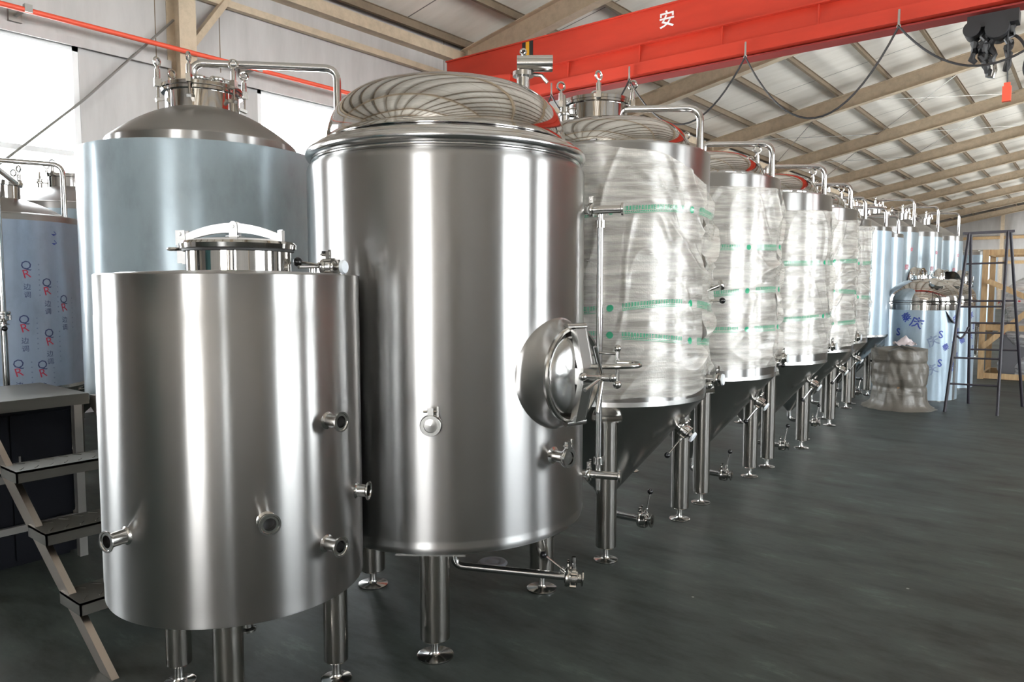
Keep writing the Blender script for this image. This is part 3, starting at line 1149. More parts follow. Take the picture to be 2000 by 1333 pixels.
g.tube(fillet(lp, .06, 6), .0115, 12)
g.cyl((.86, .20, 1.22), (.86, .20, 1.36), .010, 12)
g.ball((.86, .20, 1.37), .017)
g.ball((.86, .20, 1.205), .020)
g.cyl((.70, .205, 1.345), (.86, .20, 1.345), .007, 10)
g.cyl((.70, .205, 1.235), (.86, .20, 1.235), .007, 10)
g.build('hinge_loop', 'fitting_steel', dr)
g = MB()
for z in (1.472, 1.050):
    g.cyl((.745, -.045, z), (.775, .06, z), .017, 16)
g.build('door_lug', 'fitting_steel', mwo)
# ports
capped_port(t, pol(RB - .004, -52.5, 1.081), pol(1, -52.5, 0), .05)
capped_port(t, pol(RB - .004, -3, .895), pol(1, -3, 0), .085)
# sight tube
ua = 33
st = MB()
pt = pol(.755, ua, 0)
st.cyl(pt + Vector((0, 0, .76)), pt + Vector((0, 0, 1.98)), .0155, 20)
so = st.build('sight_tube', 'pipe_steel', t)
ra = pol(1, ua - 12, 0)
for z in (2.022, .713):
    g = MB()
    a0 = pol(.665, ua, z)
    g.rod([(.020, 0), (.020, .19), (.032, .195), (.032, .205), (0, .206)], a0, ra, 24)
    M = frame(a0, ra)
    clamp(g, M, .045, .028)
    c0 = pt + Vector((0, 0, z))
    s_ = -1 if z > 1 else 1
    g.cyl(c0, c0 + Vector((0, 0, s_ * .055)), .014, 16)
    g.cyl(c0 + Vector((0, 0, s_ * .05)), c0 + Vector((0, 0, s_ * .085)), .025, 20)
    if z < 1:
        g.cyl(c0, c0 - Vector((0, 0, .08)), .013, 16)
        g.cyl(c0 - Vector((0, 0, .08)), c0 - Vector((0, 0, .10)), .013, 12, .006)
    g.build('tube_fitting', 'fitting_steel', so)
# outlet pipe below
p0 = Vector((.0, .03, .205))
p1 = Vector((.455, .375, .150))
d = (p1 - p0).normalized()
g = MB().tube(fillet([(0, .03, .50), p0, p1], .05, 8), .020, 18)
g.build('outlet_pipe', 'pipe_steel', t)
butterfly(t, p1 + d * .045, d, (-.45, -.35, .45), .030, hl=.11)
MB().tube([p1 + d * .05 + Vector((0, 0, .03)), p1 + d * .05 + Vector((0, 0, .11))], .012, 12).build('valve_stem', 'fitting_steel', t)


# ------------------------------------------------------------ wrap surfaces
def wrap_radius(R, th, z, sd, loose):
    """bubble wrap surface round a tank: belts, level wrinkles and slanting folds"""
    o = sd * 7.31
    u = th * R
    n1 = noise.noise(Vector((cos(th) * 1.3 + o, sin(th) * 1.3, z * 13.0)))
    n2 = noise.noise(Vector((cos(th) * 2.2 + o, sin(th) * 2.2 + 5, z * 2.0 + cos(th * 1 + sd) * 1.5)))
    q = noise.noise(Vector((o + cos(th) * 1.2, sin(th) * 1.2, z * 1.1)))
    s_ = u * 1.6 + z * 2.6 + q * 2.2 + sd
    f1 = max(0.0, 1 - abs(((s_ * 1.25) % 1.0) - .5) * 4.6) ** 1.5
    s2 = -u * 1.5 + z * 1.7 + q * 1.7 + sd * 2
    f2 = max(0.0, 1 - abs(((s2 * .95) % 1.0) - .5) * 5.2) ** 1.5
    n3 = noise.noise(Vector((cos(th) * 9 + o, sin(th) * 9, z * 7)))
    amp = max(0.0, .35 + n2 * 1.4)
    return R + .010 + .005 * (n1 + .5) + loose * (.030 * f1 * amp + .024 * f2 * (1.0 - .5 * amp) + .018 * abs(n2)) + .0015 * n3


def bubble_wrap(parent, R, topf, botf, sd, nth=420, nz=200, bands=(), loosef=None, mat='bubble_wrap', a0=0.0, tape=True):
    vs, fs, uvs = [], [], []
    loosef = loosef or (lambda th, z: 1.0)

    def rad(th, z):
        lo = loosef(th, z) * (.25 + .75 * abs(cos(th)))
        for zf in bands:
            lo *= 1 - .85 * math.exp(-((z - zf(th)) / .035) ** 2)
        return wrap_radius(R, th, z, sd, lo)
    for i in range(nth + 1):
        th = 2 * PI * i / nth
        zb, zt = botf(th), topf(th)
        for j in range(nz + 1):
            z = zb + (zt - zb) * j / nz
            r = rad(th, z)
            if j == nz:
                r = R + .006
            vs.append((r * cos(th), r * sin(th), z))
            uvs.append((th * R, z))
    q = nz + 1
    for i in range(nth):
        for j in range(nz):
            fs.append([i * q + j, (i + 1) * q + j, (i + 1) * q + j + 1, i * q + j + 1])
    g = MB()
    g.v, g.f = [Vector(p) for p in vs], fs
    o = g.build('bubble_wrap', mat, parent, ang=180)
    ul = o.data.uv_layers.new(name='UV')
    for lp_ in o.data.loops:
        ul.data[lp_.index].uv = uvs[lp_.vertex_index]
    if tape:
        for zf in bands:
            vs, fs, uvs = [], [], []
            n_ = 360
            for i in range(n_ + 1):
                th = 2 * PI * i / n_
                zc = zf(th)
                for j in range(5):
                    z = zc + (j / 4 - .5) * .048
                    r = rad(th, z) + .004
                    vs.append((r * cos(th), r * sin(th), z))
                    uvs.append((th * R + sd * .17, j / 4))
            for i in range(n_):
                for j in range(4):
                    fs.append([i * 5 + j, (i + 1) * 5 + j, (i + 1) * 5 + j + 1, i * 5 + j + 1])
            g = MB()
            g.v, g.f = [Vector(p) for p in vs], fs
            to = g.build('printed_tape', 'printed_tape', o, ang=180)
            ul = to.data.uv_layers.new(name='UV')
            for lp_ in to.data.loops:
                ul.data[lp_.index].uv = uvs[lp_.vertex_index]
    return o


def side_manway(parent, R, z, a, s=1.0, open_=False):
    """round door on the side of a far tank"""
    A = pol(1, a, 0)
    M = frame(pol(R - .02, a, z), A)
    g = MB().lathe([(.27 * s, 0), (.24 * s, .05), (.225 * s, .13), (.235 * s, .14), (.235 * s, .155), (.20 * s, .155), (.195 * s, .02)], M, 40)
    k = g.build('manway_skirt', 'fitting_steel', parent)
    if open_:
        MB().lathe([(0, .03), (.2 * s, .03)], M, 32).build('manway_hole', 'dark_bore', k)
        g = MB().lathe([(.20 * s, 0), (.14 * s, .03), (.0005, .045)], frame(pol(R + .15, a, z) + pol(.24, a + 90, 0), pol(1, a + 70, 0)), 32)
        g.build('manway_door', 'fitting_steel', k)
    else:
        g = MB().lathe([(.2 * s, .14), (.14 * s, .17), (.0005, .185)], M, 32)
        g.cyl(M @ Vector((0, 0, .17)), M @ Vector((0, 0, .27)), .02, 12)
        g.bar(M @ Vector((0, -.2 * s, .16)), M @ Vector((0, .2 * s, .16)), .06, .012, up=A)
        for b0 in (0, 60, 120):
            g.cyl(M @ Vector((.13 * cos(R_(b0)), .13 * sin(R_(b0)), .25)), M @ Vector((-.13 * cos(R_(b0)), -.13 * sin(R_(b0)), .25)), .008, 8)
        g.build('manway_door', 'fitting_steel', k)


def conical_tank(loc, label, R=.65, zc=.94, zs=2.485, zd=2.725, skin='brushed_steel_soft', dome='polished_steel', riser=(25, .585, 2.785), start=(.06, 0), mw=(.20, (-.08, -.02)),
                 legs=(-58, 58, 178), valves=True, band=None, ztip=.235, name='conical_fermenter', group=None, rd=None, neck=.13, legr=.59, drain_a=None, hoop_=True, rk=.048):
    t = empty(name, (loc[0], loc[1], 0), label, 'tank', group)
    rd = rd or R * .815
    # shell, with the steel band left bare at the top of film covered ones
    if band:
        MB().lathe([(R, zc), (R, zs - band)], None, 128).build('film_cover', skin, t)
        MB().lathe([(R - .003, zc), (R - .003, zs - .01), (R - .01, zs), (R - .02, zs + .004), (rd, zs + .020)], None, 128).build('shell', 'brushed_steel_soft', t)
    else:
        MB().lathe([(R, zc), (R, zs - .012), (R - .008, zs), (R - .02, zs + .004), (rd, zs + .020)], None, 128).build('shell', skin, t)
    zb = zs + .020
    dmp = toris(rd, zb, zd - zb, min(.185, (zd - zb) * .85))
    if dome == 'matt_steel':
        dmp = [(rd * (1 - i / 24), zb + (zd - zb) * (1 - (1 - i / 24) ** 2.1)) for i in range(25)]
    dmp[0] = (rd, zb)
    dmp[-1] = (.0005, zd)
    MB().lathe(dmp, None, 128).build('dome', dome, t)
    # cone and its rim
    MB().lathe([(R, zc + .03), (R + .002, zc + .002), (R - .004, zc - .006), (R - .02, zc - .022), (.045, ztip), (.026, ztip - .02), (.026, .15)], None, 128).build('cone', 'cone_steel', t)
    for a in legs:
        leg(t, a, legr if legr < R else R * .9, zc - .085, .062, .07)
        MB().lathe([(.066, 0), (.082, .004), (.066, .010)], Matrix.Translation(pol(legr, a, zc - .055)), 32).build('leg_collar', 'fitting_steel', t)
    # manway on the crown
    if mw:
        r, (mx, my) = mw
        e = MB().lathe([(r, zd - .06), (r, zd + neck - .03), (r + .02, zd + neck - .026), (r + .02, zd + neck - .012), (r + .024, zd + neck - .010), (r + .024, zd + neck + .010), (r * .8, zd + neck + .024), (.0005, zd + neck + .034)], Matrix.Translation((mx, my, 0)), 48).build('manway', 'polished_steel', t)
        for k in range(4):
            a = 35 + 90 * k
            g = MB()
            p = Vector((mx, my, 0)) + pol(r + .035, a, zd + neck)
            g.box(p, (.03, .03, .04), R_(a))
            eye_bolt(g, p + Vector((0, 0, .04)), 1.0, (cos(R_(-75 + k * 22)), sin(R_(-75 + k * 22)), 0))
            g.build('lid_clamp', 'fitting_steel', e)
        # relief valve with lever
        p = Vector((mx, my, 0)) + pol(r + .06, -110, zd + .0)
        g = MB().cyl(p - Vector((0, 0, .03)), p + Vector((0, 0, .07)), .026, 16)
        g.cyl(p + Vector((0, 0, .06)), p + Vector((0, 0, .15)), .014, 12, .008)
        M = Matrix.Translation(p)
        clamp(g, M, .03, .030)
        v_ = g.build('relief_valve', 'fitting_steel', t)
        q = p + Vector((0, 0, .055))
        hd = Vector((.70, .62, .22)).normalized()
        MB().cyl(q, q + hd * .13, .005, 8).build('handle', 'fitting_steel', v_)
        MB().ball(q + hd * .14, .018).build('knob', 'black_plastic', v_)
    if hoop_:
        a, r, zr = riser
        e = pol(r, a, zr)
        s_ = pol(start[0], start[1], zr + .015)
        pts = [(s_.x, s_.y, zd - .01), s_, e, (e.x, e.y, zs - .02)]
        o = hoop(t, pts)
        MB().lathe([(.030, 0), (.026, .012), (.022, .016)], Matrix.Translation((s_.x, s_.y, zd - .002)), 20).build('pipe_flange', 'fitting_steel', o)
    if group == 'bubble wrapped conical tanks in the row' and mw[0] < .2:
        p = pol(rd - .05, 8, zd - .085)
        g = MB()
        eye_bolt(g, p, 1.1, (.75, -.65, 0))
        g.build('lifting_eye', 'fitting_steel', t)
    # bottom outlet and valves
    if valves:
        da = drain_a if drain_a is not None else 8
        d = pol(1, da, 0)
        pts = [Vector((0, 0, .22)), Vector((0, 0, .115)), d * .25 + Vector((0, 0, .105))]
        MB().tube(fillet(pts, .06, 8), .024, 16).build('outlet_pipe', 'pipe_steel', t)
        butterfly(t, d * .285 + Vector((0, 0, .105)), d, (.15, .1, 1), .032, hl=.11, cap='bore')
        # racking valve on the cone
        rv = pol(.50, 12, .745)
        ax_ = Vector((cos(R_(5)), sin(R_(5)), -.62)).normalized()
        g = MB().ball(rv + Vector((-.02, 0, .035)), .034)
        g.cyl(rv - ax_ * .05, rv + ax_ * .03, .022, 16)
        g.build('racking_boss', 'fitting_steel', t)
        butterfly(t, rv + ax_ * .055, ax_, (-.35, -.62, -.70), .024, cap='white', hl=.12, name='racking_valve')
    return t


def zconst(z, am=0.0, ph=0.0, k=2, am2=0.0, ph2=0.0):
    return lambda th: z + am * sin(k * th + ph) + am2 * sin(th + ph2)


def side_tap(t, R, a, z, ln=.10, mode='cap'):
    """sample valve poking out through the wrap"""
    A = pol(1, a, 0)
    g = MB().rod([(.024, -.03), (.024, ln - .05), (.040, ln - .045), (.040, ln - .025), (.030, ln - .02), (.030, ln), (.0, ln)], pol(R, a, z), A, 24)
    M = frame(pol(R, a, z), A)
    clamp(g, M, ln - .035, .038)
    g.ball(pol(R + ln - .06, a, z) + Vector((-.01, -.03, -.035)), .022)
    o = g.build('sample_port', 'fitting_steel', t)
    MB().rod([(.0, ln + .006), (.034, ln + .006), (.036, ln - .004)], pol(R, a, z), A, 24).build('plastic_cap', 'white_cap', o)


def gauge(t, R, a, z):
    A = pol(1, a, 0)
    p = pol(R + .02, a, z)
    M = frame(p + A * .03, Vector((A.x, A.y, .35)))
    g = MB().cyl(pol(R - .02, a, z - .03), p + A * .03, .012, 12)
    g.lathe([(0, 0), (.030, 0), (.034, .006), (.034, .022), (.030, .026)], M, 28)
    o = g.build('thermometer', 'fitting_steel', t)
    MB().lathe([(0, .023), (.030, .023)], M, 28).build('dial', 'white_cap', o)


def lever(t, R, a, z, ln=.07):
    A = pol(1, a, 0)
    o = MB().cyl(pol(R - .02, a, z), pol(R + ln, a, z), .0065, 8).build('tap_handle', 'fitting_steel', t)
    MB().ball(pol(R + ln + .012, a, z), .020).build('knob', 'black_plastic', o)


GW = 'bubble wrapped conical tanks in the row'
# T1 : the top edge of the wrap drops away to the right
t1 = conical_tank((-2.57, 4.235), 'wrapped conical tank with a bare steel shoulder, right behind the tall steel tank', group=GW)


def ang(th):
    return (th + PI) % (2 * PI) - PI


def top1(th):
    a = math.degrees(ang(th))
    # open fold slanting down towards the right hand side
    s_ = 1 / (1 + math.exp(-(a + 6) / 15.0))
    s2 = 1 / (1 + math.exp(-(a - 75) / 14.0))
    return 2.465 - .33 * s_ + .20 * s2 + .01 * sin(9 * th)


bubble_wrap(t1, .652, top1, lambda th: .995 + .095 * math.exp(-((math.degrees(ang(th)) - 25) / 22) ** 2) + .008 * sin(7 * th), 1.0, 620, 300,
            bands=[lambda th: 2.075 + .03 * sin(th * 2 + 2.2), lambda th: 1.53 + .025 * cos(th * 3 + 1.2), lambda th: 1.335 - .035 * cos(th * 2 - .9)],
            loosef=lambda th, z: 1.0 + .9 * math.exp(-((math.degrees(ang(th)) - 12) / 26) ** 2))
side_tap(t1, .66, 8, 1.075, .12)
gauge(t1, .67, 24, 1.655)
lever(t1, .66, 22, 1.560)

t2 = conical_tank((-2.62, 5.70), 'second bubble wrapped conical tank of the row, two green tape bands in view', neck=.05, mw=(.16, (-.26, -.10)), group=GW)
bubble_wrap(t2, .652, zconst(2.395, .012, 0, 2), zconst(1.015, .02, 2, 2), 2.3, 460, 220,
            bands=[lambda th: 1.95 + .012 * sin(th * 2), lambda th: 1.60 + .03 * sin(th * 2 + 1.7), lambda th: 1.335 + .006 * sin(th)],
            loosef=lambda th, z: .9 + .5 * math.exp(-((math.degrees(ang(th)) - 15) / 30) ** 2))
side_tap(t2, .66, 8, 1.09, .09)
lever(t2, .66, 20, 1.02, .03)

t3 = conical_tank((-2.62, 7.13), 'third bubble wrapped conical tank, polished steel band bare below its dome', neck=.05, mw=(.16, (-.26, -.10)), group=GW)
bubble_wrap(t3, .652, zconst(2.33, .012, 1, 2), zconst(1.02, .02, 2, 2), 4.1, 420, 200,
            bands=[lambda th: 1.855 + .02 * sin(th + .8), lambda th: 1.37 + .02 * sin(th * 2 + 1.0)])
side_tap(t3, .66, 8, 1.09, .07)

t4 = conical_tank((-2.75, 8.60), 'fourth wrapped conical tank of the row, green tape bands low on its side', neck=.05, mw=(.16, (-.26, -.10)), group=GW)
bubble_wrap(t4, .652, zconst(2.37, .02, 0, 2), zconst(1.0, .02, 1, 2), 5.7, 400, 180,
            bands=[lambda th: 1.93 + .015 * sin(th * 2), lambda th: 1.57 + .03 * sin(th * 2 + 2.5), lambda th: 1.27 + .02 * sin(th)])
side_tap(t4, .66, 8, 1.09, .07)
t5 = conical_tank((-2.93, 10.04), 'last bubble wrapped conical tank, just before the pale blue film tanks', group=GW)
bubble_wrap(t5, .652, zconst(2.40, .01, 0, 2), zconst(1.0, .02, 1, 2), 8.2, 360, 160,
            bands=[lambda th: 1.95 + .02 * sin(th * 2), lambda th: 1.5 + .02 * sin(th * 2 + 2.5)])
GF = 'pale film covered conical tanks'
t6 = conical_tank((-2.99, 11.50), 'pale blue film covered conical tank with manway rings, left of the short printed tank', skin='pale_film', dome='matt_steel', band=.06, group=GF, neck=.10)
t7 = conical_tank((-3.14, 13.12), 'pale blue film covered conical tank half hidden behind the other pale film tank', skin='pale_film', dome='matt_steel', band=.06, group=GF, neck=.10)

# three bigger film tanks at the far end, each with a side manway
GX = 'large film covered tanks with side doors at the far end'
for (x, y, lb, op) in ((-3.35, 15.05, 'big film covered tank, left one of the far three with side doors', False),
                       (-3.22, 16.75, 'big film covered tank with its round side door open, middle of the far three', True),
                       (-3.08, 18.45, 'big film covered tank with round side door, directly left of the black ladder', False)):
    a_ = conical_tank((x, y), lb, R=.74, zc=.75, zs=2.72, zd=3.02, skin='blue_film', dome='matt_steel', band=.10, riser=(20, .66, 3.24), name='bright_beer_tank', group=GX, legr=.62, valves=False, ztip=.30)
    side_manway(a_, .74, 1.75, -8, 1.0, op)
    for k in range(4):
        zz = 1.35 + .32 * k
        glyph('✿' if k % 2 else '慶', .10, 'film_ink_red', 'film_print', a_, lambda xx, yy, zz=zz, k=k: pol(.743, -48 + 9 * k + math.degrees(xx / .74), zz + yy))

# ------------------------------------------------------------ 3. blue film tank behind the small tank
BLX, BLY = -4.855, 2.69
tb = empty('film_covered_tank', (BLX, BLY, 0), 'wide grey blue film covered tank with brushed dome and clamped lid, behind the small tank', 'tank')
RL = .772
MB().lathe([(RL, .95), (RL, 2.505), (RL - .004, 2.52), (RL - .06, 2.528)], None, 160).build('film_cover', 'blue_film', tb)
MB().lathe([(RL - .004, .95), (RL - .004, 2.50), (.62, 2.530), (.612, 2.535), (.608, 2.60)], None, 160).build('shell', 'brushed_steel', tb)
dp = [(.608, 2.60), (.604, 2.607)] + [(.60 * (1 - i / 24), 2.612 + .262 * (1 - (1 - i / 24) ** 2.0)) for i in range(25)]
dp[-1] = (.0005, 2.874)
MB().lathe(dp, None, 160).build('dome', 'matt_steel', tb)
MB().lathe([(RL, .96), (RL, .94), (.05, .25), (.03, .2), (.03, .12)], None, 128).build('cone', 'cone_steel', tb)
for a in (-60, 60, 180):
    leg(tb, a, .66, .87, .065, .075)
nk, ldd = manway_top(tb, .235, 2.80, 2.965, 6)
va = 58
MB().tube(fillet([pol(.06, va + 180, 3.0), pol(.06, va + 180, 3.165), pol(.90, va - 10, 3.175), pol(.90, va - 10, 1.0), pol(.70, va - 10, .9)], .09, 8), .026, 20).build('cleaning_pipe', 'pipe_steel', tb)

# ------------------------------------------------------------ 4. printed film tank at the left edge
tl = conical_tank((-7.45, 2.23), 'printed blue film covered conical tank at the left edge of the picture', R=.62, zc=.78, zs=2.24, zd=2.42, skin='glare_film', dome='matt_steel', band=.05,
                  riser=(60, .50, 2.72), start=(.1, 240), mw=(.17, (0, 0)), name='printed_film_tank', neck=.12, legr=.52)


def onfilm(a, z, R=.62, rot=0.0, mir=1):
    def f_(x, y):
        xr = x * cos(rot) - y * sin(rot)
        yr = x * sin(rot) + y * cos(rot)
        return pol(R + .002, a + math.degrees(xr / R), z + yr)
    return f_


va0 = math.degrees(math.atan2(-2.23, 7.45))   # bearing of the camera from this tank
for (da, z) in ((16, 1.78), (13, 1.34), (30, 1.64), (30, 1.22), (44, 1.5), (8, .98), (-8, 1.5), (24, .96)):
    a = va0 + da
    glyph('Q', .10, 'film_ink_navy', 'film_print', tl, onfilm(a, z + .04, .62, R_(8)))
    glyph('R', .10, 'film_ink_red', 'film_print', tl, onfilm(a, z - .03, .62, R_(12)))
    glyph('边', .055, 'film_ink_navy', 'film_print', tl, onfilm(a, z - .135))
    glyph('调', .055, 'film_ink_navy', 'film_print', tl, onfilm(a, z - .20))
    for k in range(7):
        glyph('▪', .035, 'film_ink_pale', 'film_print', tl, onfilm(a + 8.5, z + .05 - k * .042))
for dz in (0, .075):
    glyph('↑', .07, 'film_ink_blue', 'film_print', tl, onfilm(va0 + 37, 2.09 - dz, .62, R_(-90)))
# down pipe with valve in front of it
g = MB().tube([(.0, 0, 2.3), (0, 0, 1.45)], .022, 16)
dpp = empty('drop_pipe', (-5.83, 1.745, 0), 'vertical steel drop pipe with a black knobbed valve at the left picture edge', 'pipe')
MB().tube(fillet([(-.75, .35, 2.45), (0, 0, 2.45), (0, 0, 1.40), (0, 0, .02)], .06), .020, 16).build('pipe', 'pipe_steel', dpp)
butterfly(dpp, (0, 0, 1.44), (0, 0, -1), (.72, -.2, -.25), .026, hl=.13)
MB().lathe([(.0, 0), (.07, 0), (.07, .008), (.022, .014)], None, 24).build('floor_flange', 'fitting_steel', dpp)

tl2 = conical_tank((-9.0, 3.42), 'dull domed tank by the left window, behind the printed film tank', R=.77, zc=.9, zs=2.52, zd=2.76, skin='blue_film', dome='matt_steel', band=.07, hoop_=False, name='domed_tank', neck=.12, legr=.64, valves=False)
tl3 = conical_tank((-5.6, 5.0), 'film covered conical tank in the second row behind the blue tank', R=.70, zc=.9, zs=2.30, zd=2.50, skin='blue_film', dome='matt_steel', band=.07, hoop_=False, name='domed_tank', neck=.1, legr=.6, valves=False)

# ------------------------------------------------------------ work platform with steps
pf = empty('step_platform', (-4.2, 1.27, 0), 'steel step platform with open treads at the lower left, beside the small tank', 'platform stairs')


def px(x):
    return x + 4.2


YW = .60
# stringers: from (-3.2, 0) up to the deck
for yy in (0.0, YW):
    g = MB()
    x0, z0, x1, z1 = -3.245, 0.0, -4.80, 1.02
    dx, dz = x1 - x0, z1 - z0
    ln = math.hypot(dx, dz)
    nx_, nz_ = -dz / ln * .045, dx / ln * .045
    if nz_ > 0:
        nx_, nz_ = -nx_, -nz_
    vs = []
    for y_ in (yy, yy + .03):
        vs += [(px(x0 + .085), y_, 0.0), (px(x0 - .03), y_, 0.0), (px(x1 - .0), y_, z1 - .10), (px(x1), y_, z1 - .03), (px(x1 + .09), y_, z1 - .03)]
    g.add(vs, [[0, 1, 2, 3, 4], [9, 8, 7, 6, 5], [0, 5, 6, 1], [1, 6, 7, 2], [2, 7, 8, 3], [3, 8, 9, 4], [4, 9, 5, 0]])
    g.build('stringer', 'stringer_steel', pf)
for (xn, zt) in ((-3.44, .262), (-3.80, .497), (-4.15, .735)):
    g = MB()
    c = px(xn - .10)
    g.box((c, YW / 2 + .015, zt - .006), (.22, YW + .05, .012))
    g.box((px(xn) + .006, YW / 2 + .015, zt - .030), (.008, YW + .05, .058))
    g.box((px(xn - .21), YW / 2 + .015, zt - .030), (.008, YW + .05, .058))
    g.box((c, -.006, zt - .030), (.22, .008, .058))
    for k in range(14):
        g.box((px(xn - .04 - .13 * (k % 2)), .03 + k * .034, zt + .001), (.05, .006, .004), .6 if k % 2 else -.6)
    g.build('tread', 'tread_steel', pf)
dk = MB()
dk.box((px(-5.15), .16, 1.000), (.76, .84, .012))
dk.box((px(-4.77), .16, .972), (.008, .84, .062))
dk.box((px(-5.53), .16, .972), (.008, .84, .062))
dk.box((px(-5.15), .58, .972), (.76, .008, .062))
dk.box((px(-5.15), -.26, .972), (.76, .008, .062))
dk.build('deck', 'tread_steel', pf)
for x in (-4.82, -5.48):
    for yy in (-.21, .53):
        MB().box((px(x), yy, .47), (.045, .045, .94)).build('leg', 'galvanised', pf)
g = MB()
for zz in (.25, .55):
    g.box((px(-5.15), .53, zz), (.62, .03, .04))
    g.box((px(-4.82), .16, zz), (.03, .72, .04))
g.build('cross_rail', 'galvanised', pf)

cb = empty('filler_cabinet', (-5.16, 1.47, 0), 'made-up dark cabinet with plain doors, added to darken the space under the step platform', 'cabinet')  # added block that blacks out the space below the deck
MB().box((0, 0, .47), (.50, .66, .90)).box((0, 0, .04), (.46, .6, .08)).build('body', 'filler_dark', cb)
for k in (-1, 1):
    o = MB().box((.256, k * .163, .47), (.012, .316, .86)).build('door', 'filler_dark', cb)
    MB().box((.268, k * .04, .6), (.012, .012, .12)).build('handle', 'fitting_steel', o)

# ------------------------------------------------------------ far right group
GS = 'short steel tanks standing on the floor with printed film'


def short_tank(x, y, R, zt, zd, label, az):
    t = empty('short_tank', (x, y, 0), label, 'tank', GS)
    MB().lathe([(0, .01), (R, .01), (R, zt - .10)], None, 96).build('film_cover', 'pale_film', t)
    MB().lathe([(R - .003, .0), (R - .003, zt - .02), (R + .02, zt - .012), (R + .02, zt), (R + .004, zt + .01), (R + .012, zt + .02), (R + .012, zt + .035), (R - .01, zt + .04)], None, 96).build('shell', 'polished_steel', t)
    d = [(R * cos(PI / 2 * i / 20) ** .9, zt + .04 + (zd - zt - .04) * sin(PI / 2 * i / 20)) for i in range(21)]
    d[-1] = (.0005, zd)
    MB().lathe(d, None, 96).build('dome', 'polished_steel', t)
    g = MB().lathe([(.10, zd - .05), (.10, zd + .02), (.115, zd + .022), (.115, zd + .04), (.06, zd + .055), (0, zd + .058)], Matrix.Translation((-.08, .05, 0)), 32)
    for k in range(4):
        eye_bolt(g, Vector((-.08, .05, zd + .03)) + pol(.12, 40 + 90 * k, 0), .8)
    g.build('manway', 'fitting_steel', t)
    g = MB().rod([(.09, 0), (.09, .10), (.105, .102), (.105, .125), (.03, .135), (0, .136)], pol(R * .62, az + 28, zd - .16), pol(.7, az + 28, 1), 32)
    g.build('inspection_port', 'fitting_steel', t)
    for k, (da, zz, ch, sz, rt, ink) in enumerate(((-24, 1.20, '秦', .13, 30, 'film_ink_blue'), (-8, 1.12, '庆', .17, -20, 'film_ink_blue'), (-38, .98, 'S', .15, 0, 'film_ink_blue'), (30, .96, 'S', .15, 0, 'film_ink_blue'),
                                                    (18, .86, '庆', .16, 25, 'film_ink_pale'), (40, .78, '秦', .10, 30, 'film_ink_blue'), (30, .55, 'S', .15, 0, 'film_ink_blue'), (18, .45, '庆', .16, 25, 'film_ink_pale'),
                                                    (60, 1.18, '庆', .12, 25, 'film_ink_blue'), (60, .83, '庆', .12, 25, 'film_ink_blue'), (60, .5, '庆', .12, 25, 'film_ink_blue'), (70, 1.0, 'S', .12, 0, 'film_ink_blue'), (70, .65, 'S', .12, 0, 'film_ink_blue'), (-12, .4, 'S', .15, 0, 'film_ink_blue'))):
        glyph(ch, sz, ink, 'film_print', t, onfilm(az + da, zz, R, R_(rt)), .003)
    return t


def cam_az(x, y):
    return math.degrees(math.atan2(-y, -x))


sA = short_tank(-2.05, 12.38, .485, 1.41, 1.77, 'short domed steel tank in printed pale film, right behind the dusty plastic bundle', cam_az(-2.05, 12.38))
# vertical lap seam where the film is peeled back
MB().box((0, 0, 0), (.012, .05, 1.36), 0, Matrix.Translation(pol(.487, cam_az(-2.05, 12.38) + 62, .69)) @ Matrix.Rotation(R_(cam_az(-2.05, 12.38) + 62), 4, 'Z')).build('bare_seam', 'brushed_steel_soft', sA)
g = MB()
pa = cam_az(-2.05, 12.38)
g.add([pol(.490, pa + 36, 1.31), pol(.492, pa + 58, 1.12), pol(.54, pa + 46, 1.14), pol(.492, pa + 40, 1.22)], [[0, 3, 2, 1], [0, 1, 2]])
g.build('peeled_film', 'machine_grey', sA)
sB = short_tank(-2.06, 14.05, .50, 1.41, 1.77, 'short domed steel tank in printed pale film, behind the left legs of the ladder', cam_az(-2.06, 14.05))

# dusty bundle of bubble wrap with a cloth on top
bd = empty('plastic_bundle', (-2.09, 11.10, 0), 'round bundle bound in dusty crumpled plastic, standing in front of the short printed tank', 'bundle')
vs, fs, uvs = [], [], []
nth, nz = 160, 70
for i in range(nth):
    th = 2 * PI * i / nth
    for j in range(nz + 1):
        s_ = j / nz
        if s_ < .86:
            z = .80 * s_ / .86
            r = .335 + .13 * math.exp(-z / .05) - .02 * math.exp(-((z - .62) / .03) ** 2) - .015 * math.exp(-((z - .3) / .03) ** 2)
        else:
            k = (s_ - .86) / .14
            z = .80 + .035 * sin(k * PI / 2)
            r = .335 * (1 - k)
        nn = noise.noise(Vector((cos(th) * 3, sin(th) * 2.2, z * 3 + cos(th * 2)))) * .036 + noise.noise(Vector((cos(th) * 6, sin(th) * 6, z * 8 + th))) * .018
        r2_ = max(r + nn * min(1, r / .2), .001)
        vs.append((r2_ * cos(th), r2_ * sin(th), max(.003, z + nn * (.5 if s_ > .8 else .0))))
        uvs.append((th * .33, z))
q = nz + 1
for i in range(nth):
    for j in range(nz):
        fs.append([i * q + j, ((i + 1) % nth) * q + j, ((i + 1) % nth) * q + j + 1, i * q + j + 1])
g = MB()
g.v, g.f = [Vector(p) for p in vs], fs
o = g.build('plastic_wrap', 'dusty_wrap', bd, ang=180)
ul = o.data.uv_layers.new(name='UV')
for lp_ in o.data.loops:
    ul.data[lp_.index].uv = uvs[lp_.vertex_index]
MB().lathe([(0, .02), (.30, .02), (.30, .77), (0, .77)], None, 40).build('core', 'cardboard', bd)
g = MB()
vs, fs = [], []
